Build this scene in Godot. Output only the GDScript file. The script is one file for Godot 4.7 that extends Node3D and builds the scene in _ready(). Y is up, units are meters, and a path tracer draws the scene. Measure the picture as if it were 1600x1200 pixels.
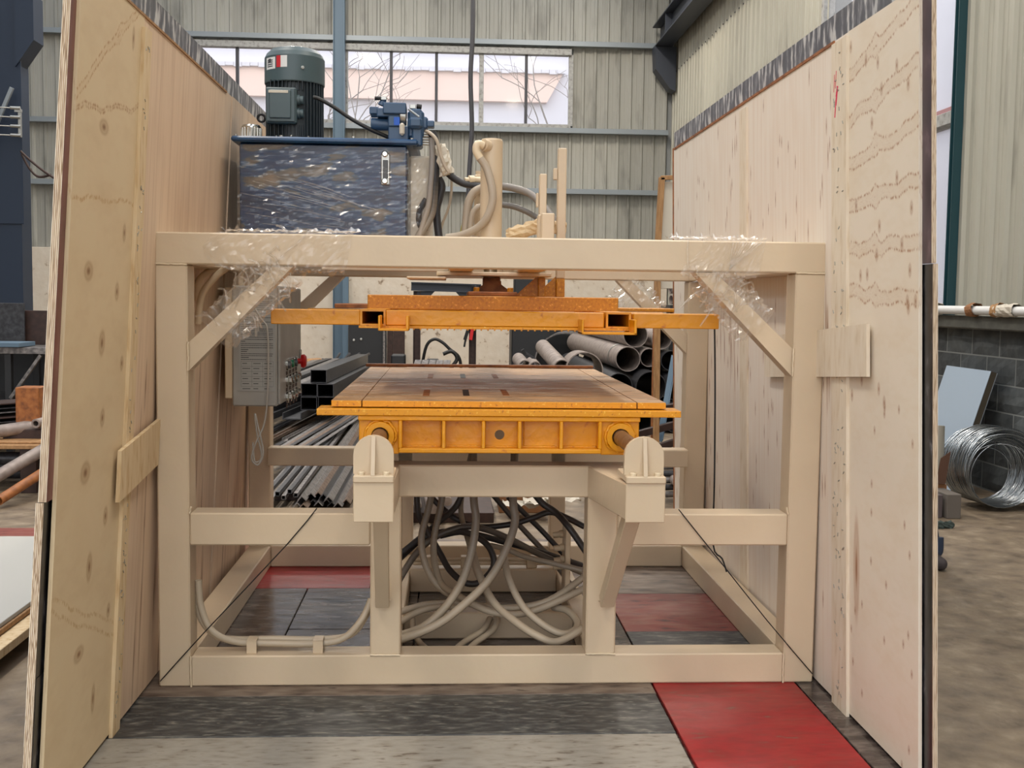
extends Node3D

var M := {}
var taken := {}
var rng := RandomNumberGenerator.new()


func _ready():
	rng.seed = 11
	var cam := Camera3D.new()
	cam.name = "camera"
	cam.fov = 38.2
	cam.near = 0.05
	cam.far = 300.0
	cam.transform = Transform3D(Basis(Vector3(0.99830, 0.01306, 0.05677), Vector3(-0.00875, 0.99708, -0.07590), Vector3(-0.05660, 0.07592, 0.99551)).orthonormalized(), Vector3(1.0314, 1.4084, 3.9755))
	add_child(cam)
	cam.current = true
	var env := Environment.new()
	env.background_mode = Environment.BG_SKY
	var sky := Sky.new()
	var air := ProceduralSkyMaterial.new()
	air.sky_top_color = Color(0.92, 0.94, 0.97)
	air.sky_horizon_color = Color(0.97, 0.96, 0.95)
	air.ground_bottom_color = Color(0.45, 0.43, 0.40)
	air.ground_horizon_color = Color(0.80, 0.80, 0.80)
	sky.sky_material = air
	env.sky = sky
	env.tonemap_mode = Environment.TONE_MAPPER_LINEAR
	env.tonemap_exposure = 2.92
	env.sdfgi_enabled = true
	env.ssao_enabled = true
	env.ssil_enabled = true
	var we := WorldEnvironment.new()
	we.name = "surroundings"
	we.environment = env
	add_child(we)
	paints()
	lamps()
	hall()
	outside()
	platform()
	crate_sides()
	press_frame()
	table_carriage()
	upper_platen()
	cylinder_and_lines()
	power_pack()
	control_box()
	pit_hoses()
	wraps()
	stock_behind()
	pipes_behind()
	left_yard()
	right_yard()


# ---------------------------------------------------------------- helpers
func tag(o, label, category, group = "", kind = ""):
	o.set_meta("label", label)
	o.set_meta("category", category)
	if group:
		o.set_meta("group", group)
	if kind:
		o.set_meta("kind", kind)
	return o

func numbered(n) -> String:
	taken[n] = taken.get(n, -1) + 1
	return n if taken[n] == 0 else "%s_%03d" % [n, taken[n]]

func root(called, label, category, group = "", at = Vector3.ZERO):
	var o := Node3D.new()
	o.name = numbered(called)
	add_child(o, true)
	o.position = at
	return tag(o, label, category, group)

func setting(called):
	var o := Node3D.new()
	o.name = called
	add_child(o, true)
	o.set_meta("kind", "structure")
	return o

func S() -> SurfaceTool:
	var st := SurfaceTool.new()
	st.begin(Mesh.PRIMITIVE_TRIANGLES)
	return st

func mesh_of(st):
	st.generate_normals()
	return st.commit()

func node_of(m, called, mat, parent = self, label = ""):
	var o := MeshInstance3D.new()
	o.mesh = m
	o.material_override = mat
	o.name = numbered(called) if parent == self else called
	parent.add_child(o, true)
	if label:
		o.set_meta("label", label)
	return o

func put(st, called, mat, parent = self, label = ""):
	return node_of(mesh_of(st), called, mat, parent, label)

func solo(st, called, mat, label, category, group = ""):
	return tag(put(st, called, mat), label, category, group)

func face(st, p, out, uv = null):
	var n = (p[1] - p[0]).cross(p[2] - p[0])
	var flip = n.dot(out) > 0.0
	for i in range(1, p.size() - 1):
		var t = [0, i + 1, i] if flip else [0, i, i + 1]
		for k in t:
			if uv != null:
				st.set_uv(uv[k])
			st.add_vertex(p[k])

func frame_at(a, b, up = Vector3.UP) -> Transform3D:
	var z = (b - a).normalized()
	var u = up if absf(z.dot(up)) < 0.99 else Vector3.RIGHT
	var x = u.cross(z).normalized()
	return Transform3D(Basis(x, z.cross(x), z), (a + b) / 2.0)

func box_t(st, t, s, b = 0.003):
	st.set_smooth_group(-1)
	var h = s / 2.0
	b = minf(b, minf(h.x, minf(h.y, h.z)) * 0.8)
	var at = func(sg, ax):
		var v = Vector3(sg.x * h.x, sg.y * h.y, sg.z * h.z)
		for i in 3:
			if i != ax:
				v[i] -= sg[i] * b
		return t * v
	for ax in 3:
		var u = (ax + 1) % 3
		var w = (ax + 2) % 3
		for sg in [-1.0, 1.0]:
			var p = []
			for c in [[-1.0, -1.0], [1.0, -1.0], [1.0, 1.0], [-1.0, 1.0]]:
				var q = Vector3.ZERO
				q[ax] = sg
				q[u] = c[0]
				q[w] = c[1]
				p.append(at.call(q, ax))
			var o = Vector3.ZERO
			o[ax] = sg
			face(st, p, t.basis * o)
		for s1 in [-1.0, 1.0]:
			for s2 in [-1.0, 1.0]:
				var q0 = Vector3.ZERO
				q0[u] = s1
				q0[w] = s2
				var o2 = q0
				q0[ax] = -1.0
				var q1 = q0
				q1[ax] = 1.0
				face(st, [at.call(q0, u), at.call(q1, u), at.call(q1, w), at.call(q0, w)], t.basis * o2)
	for sx in [-1.0, 1.0]:
		for sy in [-1.0, 1.0]:
			for sz in [-1.0, 1.0]:
				var q = Vector3(sx, sy, sz)
				face(st, [at.call(q, 0), at.call(q, 1), at.call(q, 2)], t.basis * q)

func box(st, lo, hi, b = 0.003):
	box_t(st, Transform3D(Basis(), (lo + hi) / 2.0), (hi - lo).abs(), b)
	return st

func B(x0, x1, y0, y1, z0, z1, b = 0.003):
	return box(S(), Vector3(x0, y0, z0), Vector3(x1, y1, z1), b)

func bar(st, a, b, w, h, bev = 0.003, up = Vector3.UP):
	box_t(st, frame_at(a, b, up), Vector3(w, h, (b - a).length()), bev)
	return st

func ring(t, r, n):
	var p = []
	for i in n:
		var f = TAU * i / n
		p.append(t * Vector3(cos(f) * r, sin(f) * r, 0))
	return p

func lathe(st, a, b, prof, n = 24):    # prof: [radius, distance along a>b] pairs; a change of smooth group at every corner
	var t = frame_at(a, b)
	var rows = []
	for q in prof:
		rows.append(ring(Transform3D(t.basis, a + t.basis.z * q[1]), q[0], n))
	for r in prof.size() - 1:
		st.set_smooth_group(r % 30)
		var d = Vector2(prof[r + 1][1] - prof[r][1], prof[r][0] - prof[r + 1][0])
		for i in n:
			var j = (i + 1) % n
			var f = TAU * (i + 0.5) / n
			var o = t.basis * Vector3(cos(f) * d.x, sin(f) * d.x, d.y)
			face(st, [rows[r][i], rows[r][j], rows[r + 1][j], rows[r + 1][i]], o)
	return st

func rod(st, a, b, r, n = 20):
	var l = (b - a).length()
	var c = minf(r * 0.12, 0.003)
	return lathe(st, a, b, [[0.0001, 0.0], [r - c, 0.0], [r, c], [r, l - c], [r - c, l], [0.0001, l]], n)

func pipe(st, a, b, r, wall, n = 28):
	var l = (b - a).length()
	return lathe(st, a, b, [[r - wall, 0.0], [r, 0.0], [r, l], [r - wall, l], [r - wall, 0.0]], n)

func smooth_line(pts, each = 6) -> Array:
	var o = []
	for i in pts.size() - 1:
		var p0 = pts[maxi(i - 1, 0)]
		var p3 = pts[mini(i + 2, pts.size() - 1)]
		for k in each:
			o.append(pts[i].cubic_interpolate(pts[i + 1], p0, p3, float(k) / each))
	o.append(pts[-1])
	return o

func hose(st, pts, r, n = 8, each = 6, c0 = null, c1 = null, y0 = 0.0, y1 = 1.0):
	var l = smooth_line(pts, each)
	var rows = []
	var nrm = []
	var up = Vector3(0.13, 0.35, 0.93)
	for i in l.size():
		var d = (l[mini(i + 1, l.size() - 1)] - l[maxi(i - 1, 0)]).normalized()
		var x = (up - d * up.dot(d)).normalized()
		up = x
		var y = d.cross(x)
		var p = []
		var q = []
		for k in n:
			var f = TAU * k / n
			q.append(x * cos(f) + y * sin(f))
			p.append(l[i] + q[-1] * r)
		rows.append(p)
		nrm.append(q)
	st.set_smooth_group(0)
	for i in l.size() - 1:
		for k in n:
			var j = (k + 1) % n
			if c0 != null:
				st.set_color(c0.lerp(c1, clampf((l[i].y - y0) / (y1 - y0), 0, 1)))
			face(st, [rows[i][k], rows[i][j], rows[i + 1][j], rows[i + 1][k]], nrm[i][k] + nrm[i][j])
	st.set_smooth_group(-1)
	face(st, rows[0], l[0] - l[1])
	face(st, rows[-1], l[-1] - l[-2])
	return st

func prism(st, t, poly, depth, bevel = 0.0):   # poly in the local xy plane, from z = 0 to depth
	st.set_smooth_group(-1)
	var pv = PackedVector2Array(poly)
	var tri = Geometry2D.triangulate_polygon(pv)
	for z in [0.0, depth]:
		for i in range(0, tri.size(), 3):
			var p = []
			for k in 3:
				p.append(t * Vector3(pv[tri[i + k]].x, pv[tri[i + k]].y, z))
			face(st, p, t.basis.z * (1.0 if (z > 0) == (depth > 0) and z != 0.0 else -signf(depth)))
	var area = 0.0
	for i in pv.size():
		area += pv[i].cross(pv[(i + 1) % pv.size()])
	for i in pv.size():
		var a = pv[i]
		var b = pv[(i + 1) % pv.size()]
		var o = Vector3(b.y - a.y, a.x - b.x, 0) * signf(area)
		face(st, [t * Vector3(a.x, a.y, 0), t * Vector3(b.x, b.y, 0), t * Vector3(b.x, b.y, depth), t * Vector3(a.x, a.y, depth)], t.basis * o)
	return st

func slab(st, f, z0, z1, y0, y1, o0, o1):      # a board on a leaning panel: f(z, y, offset) gives the point; texture runs over its face
	st.set_smooth_group(-1)
	var mid = f.call((z0 + z1) / 2, (y0 + y1) / 2, (o0 + o1) / 2)
	var c = []
	var uv = []
	for i in 8:
		var u = i & 1
		var w = (i >> 1) & 1
		c.append(f.call(z1 if u else z0, y1 if w else y0, o1 if i & 4 else o0))
		uv.append(Vector2(u, 1 - w))
	for q in [[0, 1, 3, 2], [4, 5, 7, 6], [0, 1, 5, 4], [2, 3, 7, 6], [0, 2, 6, 4], [1, 3, 7, 5]]:
		var p = []
		var t = []
		var m = Vector3.ZERO
		for k in q:
			p.append(c[k])
			t.append(Vector2(1.0 if k & 4 else 0.0, uv[k].y) if q[1] == 2 or q[1] == 3 and q[0] == 1 else uv[k])
			m += c[k] / 4.0
		face(st, p, m - mid, t)
	return st

func rect_tube(st, a, b, w, h, wall = 0.006):       # hollow, open at both ends
	var t = frame_at(a, b)
	var l = (b - a).length() / 2.0
	st.set_smooth_group(-1)
	for s in [[1, 0], [-1, 0], [0, 1], [0, -1]]:
		for inner in [0, 1]:
			var hw = w / 2 - wall * inner
			var hh = h / 2 - wall * inner
			var p = []
			for e in [-1, 1]:
				for d in ([-1, 1] if e < 0 else [1, -1]):
					p.append(t * Vector3(s[0] * hw if s[0] else d * hw, s[1] * hh if s[1] else d * hh, e * l))
			face(st, p, t.basis * Vector3(s[0], s[1], 0) * (-1 if inner else 1))
		for e in [-1, 1]:
			var p2 = []
			for q in [[1, 1], [1, -1], [0, -1], [0, 1]]:
				var k = 0 if q[0] else 1
				var hw2 = w / 2 - wall * k
				var hh2 = h / 2 - wall * k
				p2.append(t * Vector3(s[0] * hw2 if s[0] else q[1] * hw2, s[1] * hh2 if s[1] else q[1] * hh2, e * l))
			face(st, p2, t.basis.z * e)
	return st

func angle_bar(st, a, b, leg, th, roll):
	var t = frame_at(a, b)
	t.origin = a
	t.basis = t.basis * Basis(Vector3(0, 0, 1), roll)
	return prism(st, t, [Vector2(0, 0), Vector2(leg, 0), Vector2(leg, th), Vector2(th, th), Vector2(th, leg), Vector2(0, leg)], (b - a).length())

func channel(st, a, b, w, leg, th, roll):
	var t = frame_at(a, b)
	t.origin = a
	t.basis = t.basis * Basis(Vector3(0, 0, 1), roll)
	return prism(st, t, [Vector2(-w / 2, 0), Vector2(w / 2, 0), Vector2(w / 2, leg), Vector2(w / 2 - th, leg), Vector2(w / 2 - th, th), Vector2(-w / 2 + th, th), Vector2(-w / 2 + th, leg), Vector2(-w / 2, leg)], (b - a).length())

func ibeam(st, a, b, w, h, th, roll = 0.0):
	var t = frame_at(a, b)
	t.origin = a
	t.basis = t.basis * Basis(Vector3(0, 0, 1), roll)
	var x = w / 2
	var y = h / 2
	var k = th / 2
	return prism(st, t, [Vector2(-x, -y), Vector2(x, -y), Vector2(x, -y + th), Vector2(k, -y + th), Vector2(k, y - th), Vector2(x, y - th), Vector2(x, y), Vector2(-x, y), Vector2(-x, y - th), Vector2(-k, y - th), Vector2(-k, -y + th), Vector2(-x, -y + th)], (b - a).length())

func bolt(st, p, out, r, h):
	lathe(st, p, p + out * h, [[r, 0.0], [r, h * 0.85], [r * 0.8, h], [0.0001, h]], 6)

func weld(st, a, b, r = 0.005):                 # a row of small flattened beads
	var n = int(maxf(3, (b - a).length() / 0.009))
	var p = []
	for i in n + 1:
		p.append(a.lerp(b, float(i) / n) + Vector3(rng.randf_range(-1, 1), rng.randf_range(-1, 1), rng.randf_range(-1, 1)) * r * 0.3)
	return hose(st, p, r, 5, 1)


# ---------------------------------------------------------------- materials
func mat(c, rough = 0.6, metal = 0.0):
	var m := StandardMaterial3D.new()
	m.albedo_color = c
	m.roughness = rough
	m.metallic = metal
	return m

func noise(freq, octaves = 4, s = 1, kind = FastNoiseLite.TYPE_SIMPLEX_SMOOTH):
	var n := FastNoiseLite.new()
	n.noise_type = kind
	n.frequency = freq
	n.fractal_octaves = octaves
	n.seed = s
	return n

func noise_tex(freq, stops, octaves = 5, s = 1, size = 512, kind = FastNoiseLite.TYPE_SIMPLEX_SMOOTH):
	var t := NoiseTexture2D.new()
	t.width = size
	t.height = size
	t.seamless = true
	t.noise = noise(freq, octaves, s, kind)
	if stops:
		var g := Gradient.new()
		g.offsets = PackedFloat32Array(stops.map(func(q): return q[0]))
		g.colors = PackedColorArray(stops.map(func(q): return q[1]))
		t.color_ramp = g
	return t

func tri(m, tex, scale, rough_tex = null, bump = null, bump_cm = 0.2):
	m.albedo_texture = tex
	m.uv1_triplanar = true
	m.uv1_world_triplanar = true
	m.uv1_scale = scale
	if rough_tex:
		m.roughness_texture = rough_tex
	if bump:
		m.heightmap_enabled = true
		m.heightmap_texture = bump
		m.heightmap_scale = bump_cm
	return m

func g(v) -> Color:
	return Color(v, v, v)

func picture(w, h, f) -> ImageTexture:
	var im := Image.create(w, h, false, Image.FORMAT_RGB8)
	for y in h:
		for x in w:
			im.set_pixel(x, y, f.call(x, y))
	return ImageTexture.create_from_image(im)

func veneer(w, h, base, dark, seed_, sx, sy, amount, knots, bands = []):   # sliced veneer: stretched grain, knots with a dark eye, heart bands
	var n1 = noise(1.0, 4, seed_)
	var n2 = noise(1.0, 3, seed_ + 7)
	var n3 = noise(1.0, 2, seed_ + 19)
	return picture(w, h, func(x, y):
		var v = n1.get_noise_2d(x * sx, y * sy) * 0.6 + n1.get_noise_2d(x * sx * 4.0 + 50, y * sy * 4.0) * 0.4
		var c = base.lerp(dark, clampf(v * amount + 0.04, 0.0, 0.7))
		var blot = n2.get_noise_2d(x * 0.006, y * 0.006)
		c = c.lerp(dark, clampf(blot * 0.22, 0.0, 0.22))
		for b in bands:
			var yy = y - b[0] - (x - w * 0.5) * b[3] - n3.get_noise_2d(x * 0.012, b[0]) * 7.0 + 7.0 * exp(-pow((x - w * 0.42) / 13.0, 2.0)) * signf(y - b[0] - (x - w * 0.5) * b[3] + 0.01) * -1.0 * (1.0 if b[1] > 4 else 0.0)
			var e = absf(yy) - b[1]
			var edge = exp(-e * e / 2.5) * clampf(0.35 + n2.get_noise_2d(x * 0.14, y * 0.1 + b[0]) * 1.9, 0, 1)
			c = c.lerp(b[2], edge * 0.65)
			if e < 0:
				c = c.lerp(b[2], 0.04 + 0.16 * clampf(n3.get_noise_2d(x * 0.05, yy * 0.5), 0, 1) * clampf(1.2 - x / float(w), 0, 1))
		for k in knots:
			var dx = (x - k[0]) / float(k[2])
			var dy = (y - k[1]) / float(k[3])
			var d = dx * dx + dy * dy
			if d < 9.0:
				c = c.lerp(k[4], clampf(exp(-d * 1.6) * 0.75 + exp(-pow(sqrt(d) - 1.5, 2.0) * 5.0) * 0.22, 0, 0.9))
		return c)

func paints():
	var cream = Color(0.81, 0.73, 0.615)
	M.cream = tri(mat(Color.WHITE, 0.36), noise_tex(0.004, [[0.0, cream.darkened(0.035)], [0.5, cream], [1.0, cream.lightened(0.04)]], 4, 3), Vector3.ONE * 0.8, null, noise_tex(0.05, null, 3, 5), 0.05)
	M.cream_dull = mat(Color(0.78, 0.70, 0.58), 0.5)
	M.bead = mat(Color(0.86, 0.79, 0.67), 0.3)
	var yel = Color(0.86, 0.575, 0.03)
	var chip = Color(0.55, 0.27, 0.06)
	M.yellow = tri(mat(Color.WHITE, 0.34), noise_tex(0.02, [[0.0, chip], [0.12, Color(0.80, 0.49, 0.03)], [0.2, yel], [0.75, yel], [1.0, Color(0.93, 0.64, 0.08)]], 5, 8), Vector3.ONE * 1.3, null, noise_tex(0.03, null, 4, 9), 0.12)
	M.yellow_edge = tri(mat(Color.WHITE, 0.4), noise_tex(0.05, [[0.0, chip], [0.25, yel], [0.7, yel], [0.85, Color(0.95, 0.75, 0.35)], [1.0, Color(0.98, 0.9, 0.7)]], 5, 18), Vector3.ONE * 2.0)
	M.orange = tri(mat(Color.WHITE, 0.42), noise_tex(0.06, [[0.0, Color(0.60, 0.34, 0.06)], [0.35, Color(0.73, 0.475, 0.05)], [0.74, Color(0.76, 0.51, 0.06)], [0.80, Color(0.9, 0.65, 0.28)], [1.0, Color(0.95, 0.78, 0.45)]], 5, 28), Vector3.ONE * 2.0)
	M.table = tri(mat(Color.WHITE, 0.42), noise_tex(0.012, [[0.0, Color(0.56, 0.42, 0.27)], [0.4, Color(0.72, 0.57, 0.41)], [0.6, Color(0.77, 0.62, 0.46)], [0.74, Color(0.76, 0.57, 0.34)], [0.84, Color(0.80, 0.66, 0.52)], [1.0, Color(0.9, 0.8, 0.68)]], 5, 31, 1024), Vector3(0.35, 1.0, 1.3), noise_tex(0.015, [[0.0, g(0.35)], [1.0, g(0.95)]], 4, 32))
	M.table.roughness = 0.55
	M.rust = tri(mat(Color.WHITE, 0.6), noise_tex(0.02, [[0.0, Color(0.42, 0.25, 0.13)], [0.5, Color(0.60, 0.36, 0.17)], [1.0, Color(0.68, 0.44, 0.24)]], 4, 33), Vector3.ONE * 1.4)
	M.bare = tri(mat(Color.WHITE, 0.35, 0.65), noise_tex(0.02, [[0.0, Color(0.36, 0.28, 0.22)], [1.0, Color(0.58, 0.48, 0.40)]], 4, 34), Vector3.ONE * 2.0)
	M.blue = tri(mat(Color.WHITE, 0.3), noise_tex(0.01, [[0.0, Color(0.09, 0.20, 0.33)], [0.5, Color(0.12, 0.27, 0.42)], [1.0, Color(0.16, 0.32, 0.48)]], 4, 41), Vector3.ONE)
	M.tank = tri(mat(Color.WHITE, 0.28), noise_tex(0.012, [[0.0, Color(0.07, 0.14, 0.25)], [0.5, Color(0.10, 0.21, 0.36)], [0.64, Color(0.13, 0.24, 0.37)], [0.69, Color(0.33, 0.31, 0.29)], [0.85, Color(0.46, 0.41, 0.35)], [1.0, Color(0.52, 0.45, 0.37)]], 6, 42), Vector3(0.45, 1.1, 0.5))
	M.pump = mat(Color(0.20, 0.31, 0.43), 0.38)
	M.motor = mat(Color(0.27, 0.335, 0.35), 0.42)
	M.motor_dark = mat(Color(0.165, 0.20, 0.22), 0.5)
	M.chrome = mat(Color(0.80, 0.80, 0.78), 0.16, 1.0)
	M.zinc = mat(Color(0.70, 0.70, 0.68), 0.35, 0.9)
	M.black = mat(Color(0.05, 0.05, 0.055), 0.55)
	M.rubber = mat(Color(0.10, 0.095, 0.09), 0.5)
	M.hose = mat(Color.WHITE, 0.45)
	M.hose.vertex_color_use_as_albedo = true
	M.film = mat(Color(0.88, 0.83, 0.76, 0.09), 0.17)
	M.film.transparency = BaseMaterial3D.TRANSPARENCY_ALPHA
	M.film_thin = mat(Color(0.9, 0.88, 0.85, 0.03), 0.15)
	M.film_thin.transparency = BaseMaterial3D.TRANSPARENCY_ALPHA
	M.cable = mat(Color(0.66, 0.64, 0.60), 0.5)
	M.pane = mat(Color(0.9, 0.92, 0.95, 0.10), 0.06)
	M.pane.metallic_specular = 0.15
	M.pane.transparency = BaseMaterial3D.TRANSPARENCY_ALPHA
	M.grey_box = tri(mat(Color.WHITE, 0.4), noise_tex(0.01, [[0.0, Color(0.56, 0.55, 0.52)], [1.0, Color(0.63, 0.62, 0.59)]], 3, 44), Vector3.ONE)
	M.red = mat(Color(0.78, 0.05, 0.07), 0.35)
	M.white = mat(Color(0.85, 0.85, 0.84), 0.5)
	M.paper_blue = mat(Color(0.1, 0.35, 0.75), 0.5)
	# hall
	var sheet = Color(0.645, 0.64, 0.605)
	M.sheet = []
	for k in 4:
		var c = sheet.darkened(0.03 * k)
		M.sheet.append(tri(mat(Color.WHITE, 0.55), noise_tex(0.006, [[0.0, c.darkened(0.20)], [0.35, c], [0.7, c.lightened(0.03)], [1.0, c.darkened(0.06)]], 5, 50 + k), Vector3(0.7, 0.18, 0.7)))
	M.sheet_right = []
	for k in 3:
		var c2 = Color(0.665, 0.655, 0.60).darkened(0.02 * k)
		M.sheet_right.append(tri(mat(Color.WHITE, 0.5), noise_tex(0.006, [[0.0, c2.darkened(0.16)], [0.35, c2], [1.0, c2.lightened(0.04)]], 5, 60 + k), Vector3(0.7, 0.2, 0.7)))
	M.girt = mat(Color(0.55, 0.58, 0.60), 0.45, 0.3)
	M.column = mat(Color(0.36, 0.45, 0.52), 0.5)
	M.navy = mat(Color(0.10, 0.16, 0.24), 0.5)
	M.crane = mat(Color(0.20, 0.22, 0.26), 0.5)
	M.teal = mat(Color(0.08, 0.24, 0.27), 0.5)
	M.plaster = tri(mat(Color.WHITE, 0.9), noise_tex(0.012, [[0.0, Color(0.42, 0.36, 0.30)], [0.16, Color(0.68, 0.61, 0.53)], [0.27, Color(0.84, 0.79, 0.72)], [1.0, Color(0.87, 0.83, 0.77)]], 6, 70, 1024), Vector3.ONE * 0.35, null, noise_tex(0.02, null, 4, 71), 0.5)
	M.window_frame = tri(mat(Color.WHITE, 0.5), noise_tex(0.02, [[0.0, Color(0.42, 0.41, 0.39)], [0.35, Color(0.60, 0.60, 0.59)], [1.0, Color(0.68, 0.68, 0.67)]], 4, 72), Vector3.ONE)
	M.mullion = mat(Color(0.24, 0.24, 0.26), 0.5)
	M.concrete = tri(mat(Color.WHITE, 0.75), noise_tex(0.006, [[0.0, Color(0.36, 0.31, 0.25)], [0.35, Color(0.46, 0.40, 0.33)], [0.65, Color(0.50, 0.44, 0.36)], [1.0, Color(0.60, 0.54, 0.46)]], 7, 73, 1024), Vector3(0.8, 0.8, 0.8), noise_tex(0.008, [[0.0, g(0.55)], [1.0, g(1.0)]], 4, 74), noise_tex(0.03, null, 4, 75), 0.3)
	M.block = []
	for k in 4:
		var v = 0.255 + 0.02 * k
		M.block.append(tri(mat(Color.WHITE, 0.8), noise_tex(0.02, [[0.0, Color(v, v * 1.06, v * 1.08).darkened(0.2)], [1.0, Color(v, v * 1.06, v * 1.08).lightened(0.08)]], 4, 80 + k, 256), Vector3.ONE, null, noise_tex(0.012, null, 4, 84 + k, 256, FastNoiseLite.TYPE_SIMPLEX_SMOOTH), 1.2))
	M.mortar = mat(Color(0.52, 0.53, 0.52), 0.9)
	M.cap = tri(mat(Color.WHITE, 0.8), noise_tex(0.01, [[0.0, Color(0.30, 0.30, 0.28)], [1.0, Color(0.40, 0.40, 0.37)]], 4, 88), Vector3.ONE)
	M.roof = mat(Color(0.55, 0.56, 0.56), 0.6)
	# stock
	M.mill = tri(mat(Color.WHITE, 0.42, 0.45), noise_tex(0.02, [[0.0, Color(0.30, 0.29, 0.29)], [0.6, Color(0.50, 0.48, 0.47)], [1.0, Color(0.62, 0.60, 0.58)]], 4, 90), Vector3.ONE * 1.5)
	M.mill_dark = tri(mat(Color.WHITE, 0.4, 0.4), noise_tex(0.02, [[0.0, Color(0.17, 0.17, 0.18)], [1.0, Color(0.30, 0.30, 0.31)]], 4, 91), Vector3.ONE * 1.5)
	M.mill_warm = tri(mat(Color.WHITE, 0.5, 0.3), noise_tex(0.02, [[0.0, Color(0.34, 0.27, 0.22)], [1.0, Color(0.55, 0.47, 0.41)]], 4, 92), Vector3.ONE * 1.5)
	M.pipe = tri(mat(Color.WHITE, 0.5, 0.3), noise_tex(0.015, [[0.0, Color(0.45, 0.41, 0.39)], [0.6, Color(0.62, 0.57, 0.54)], [1.0, Color(0.72, 0.67, 0.63)]], 4, 93), Vector3.ONE * 1.2)
	M.shade_steel = mat(Color(0.13, 0.135, 0.145), 0.5)
	M.brown_steel = tri(mat(Color.WHITE, 0.6), noise_tex(0.02, [[0.0, Color(0.17, 0.11, 0.09)], [1.0, Color(0.27, 0.18, 0.15)]], 4, 94), Vector3.ONE)
	M.carton = mat(Color(0.55, 0.38, 0.24), 0.8)
	M.pale_paper = mat(Color(0.80, 0.77, 0.71), 0.8)
	M.galv = mat(Color(0.66, 0.68, 0.69), 0.25, 0.95)
	M.timber = tri(mat(Color.WHITE, 0.7), noise_tex(0.02, [[0.0, Color(0.55, 0.40, 0.25)], [1.0, Color(0.72, 0.56, 0.38)]], 4, 95), Vector3(3, 0.6, 3))
	# the crate: veneers, film-faced board, layered board edge
	var k1 = Color(0.42, 0.27, 0.15)
	var w1 = Color(0.85, 0.765, 0.62)
	M.lining_left = mat(Color.WHITE, 0.6)
	M.lining_left.albedo_texture = veneer(320, 900, w1, Color(0.77, 0.665, 0.51), 3, 0.004, 0.012, 0.5, [[60, 40, 4, 8, k1], [190, 165, 12, 5, k1], [60, 280, 5, 6, k1], [230, 330, 11, 6, k1], [85, 352, 6, 6, k1], [150, 412, 8, 8, k1], [40, 440, 5, 5, k1], [130, 500, 6, 6, k1], [200, 556, 12, 7, k1], [90, 620, 6, 6, k1], [160, 668, 7, 9, k1], [50, 740, 5, 5, k1], [190, 760, 12, 5, k1], [110, 830, 5, 9, k1]], [[62, 5, Color(0.62, 0.42, 0.24), 0.5], [140, 2, Color(0.58, 0.40, 0.25), 0.12], [245, 1, Color(0.66, 0.48, 0.27), 0.04], [720, 1, Color(0.70, 0.56, 0.38), -0.28], [735, 1, Color(0.70, 0.56, 0.38), -0.30]])
	var kn = []
	rng.seed = 4
	for i in 26:
		kn.append([rng.randf_range(20, 620), rng.randf_range(380, 760), 2.2, rng.randf_range(12, 40), Color(0.34, 0.20, 0.12)])
	M.lining_left_far = mat(Color.WHITE, 0.6)
	M.lining_left_far.albedo_texture = veneer(640, 768, Color(0.86, 0.76, 0.65), Color(0.70, 0.57, 0.45), 13, 0.05, 0.002, 0.75, kn)
	var wr = Color(0.91, 0.865, 0.79)
	var kr = Color(0.45, 0.26, 0.15)
	var bands = []
	for i in 6:
		bands.append([38 + i * 62, 8, Color(0.58, 0.38, 0.24), -0.14 + 0.035 * i])
	kn = []
	for i in 46:
		kn.append([rng.randf_range(10, 310), rng.randf_range(0, 1), 3.5, 4.5, Color(0.52, 0.34, 0.22)])
		kn[-1][1] = rng.randf_range(10, 480) if i < 24 else rng.randf_range(480, 900)
		if i >= 24:
			kn[-1][2] = 2.5
			kn[-1][3] = 3.0
	kn.append([40, 700, 8, 36, Color(0.50, 0.27, 0.13)])
	M.lining_right = mat(Color.WHITE, 0.55)
	M.lining_right.albedo_texture = veneer(320, 900, wr, Color(0.85, 0.77, 0.65), 23, 0.006, 0.02, 0.4, kn, bands)
	kn = []
	for i in 90:
		var xx = rng.randf_range(0, 760)
		kn.append([xx, rng.randf_range(20, 700), 2.0, rng.randf_range(5, 9) if xx > 380 else rng.randf_range(4, 7), kr])
	for i in 22:
		kn.append([rng.randf_range(470, 768), rng.randf_range(300, 420), 2.2, rng.randf_range(10, 26), kr])
	M.lining_right_far = mat(Color.WHITE, 0.55)
	M.lining_right_far.albedo_texture = veneer(768, 768, Color(0.925, 0.885, 0.83), Color(0.84, 0.745, 0.65), 33, 0.045, 0.002, 0.6, kn)
	M.batten = tri(mat(Color.WHITE, 0.65), noise_tex(0.02, [[0.0, Color(0.72, 0.58, 0.40)], [0.4, Color(0.84, 0.74, 0.58)], [1.0, Color(0.88, 0.80, 0.66)]], 4, 96), Vector3(2.5, 0.5, 2.5))
	M.batten_pale = tri(mat(Color.WHITE, 0.65), noise_tex(0.02, [[0.0, Color(0.82, 0.745, 0.63)], [0.4, Color(0.885, 0.83, 0.74)], [1.0, Color(0.91, 0.865, 0.79)]], 4, 106), Vector3(2.5, 0.5, 2.5))
	M.maroon = tri(mat(Color.WHITE, 0.35), noise_tex(0.012, [[0.0, Color(0.36, 0.19, 0.17)], [0.7, Color(0.48, 0.28, 0.26)], [1.0, Color(0.58, 0.43, 0.41)]], 5, 97), Vector3(1.5, 0.7, 1.5))
	M.plum = tri(mat(Color.WHITE, 0.35), noise_tex(0.012, [[0.0, Color(0.20, 0.15, 0.18)], [0.7, Color(0.31, 0.24, 0.27)], [1.0, Color(0.5, 0.43, 0.45)]], 5, 98), Vector3(1.5, 0.7, 1.5))
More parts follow.
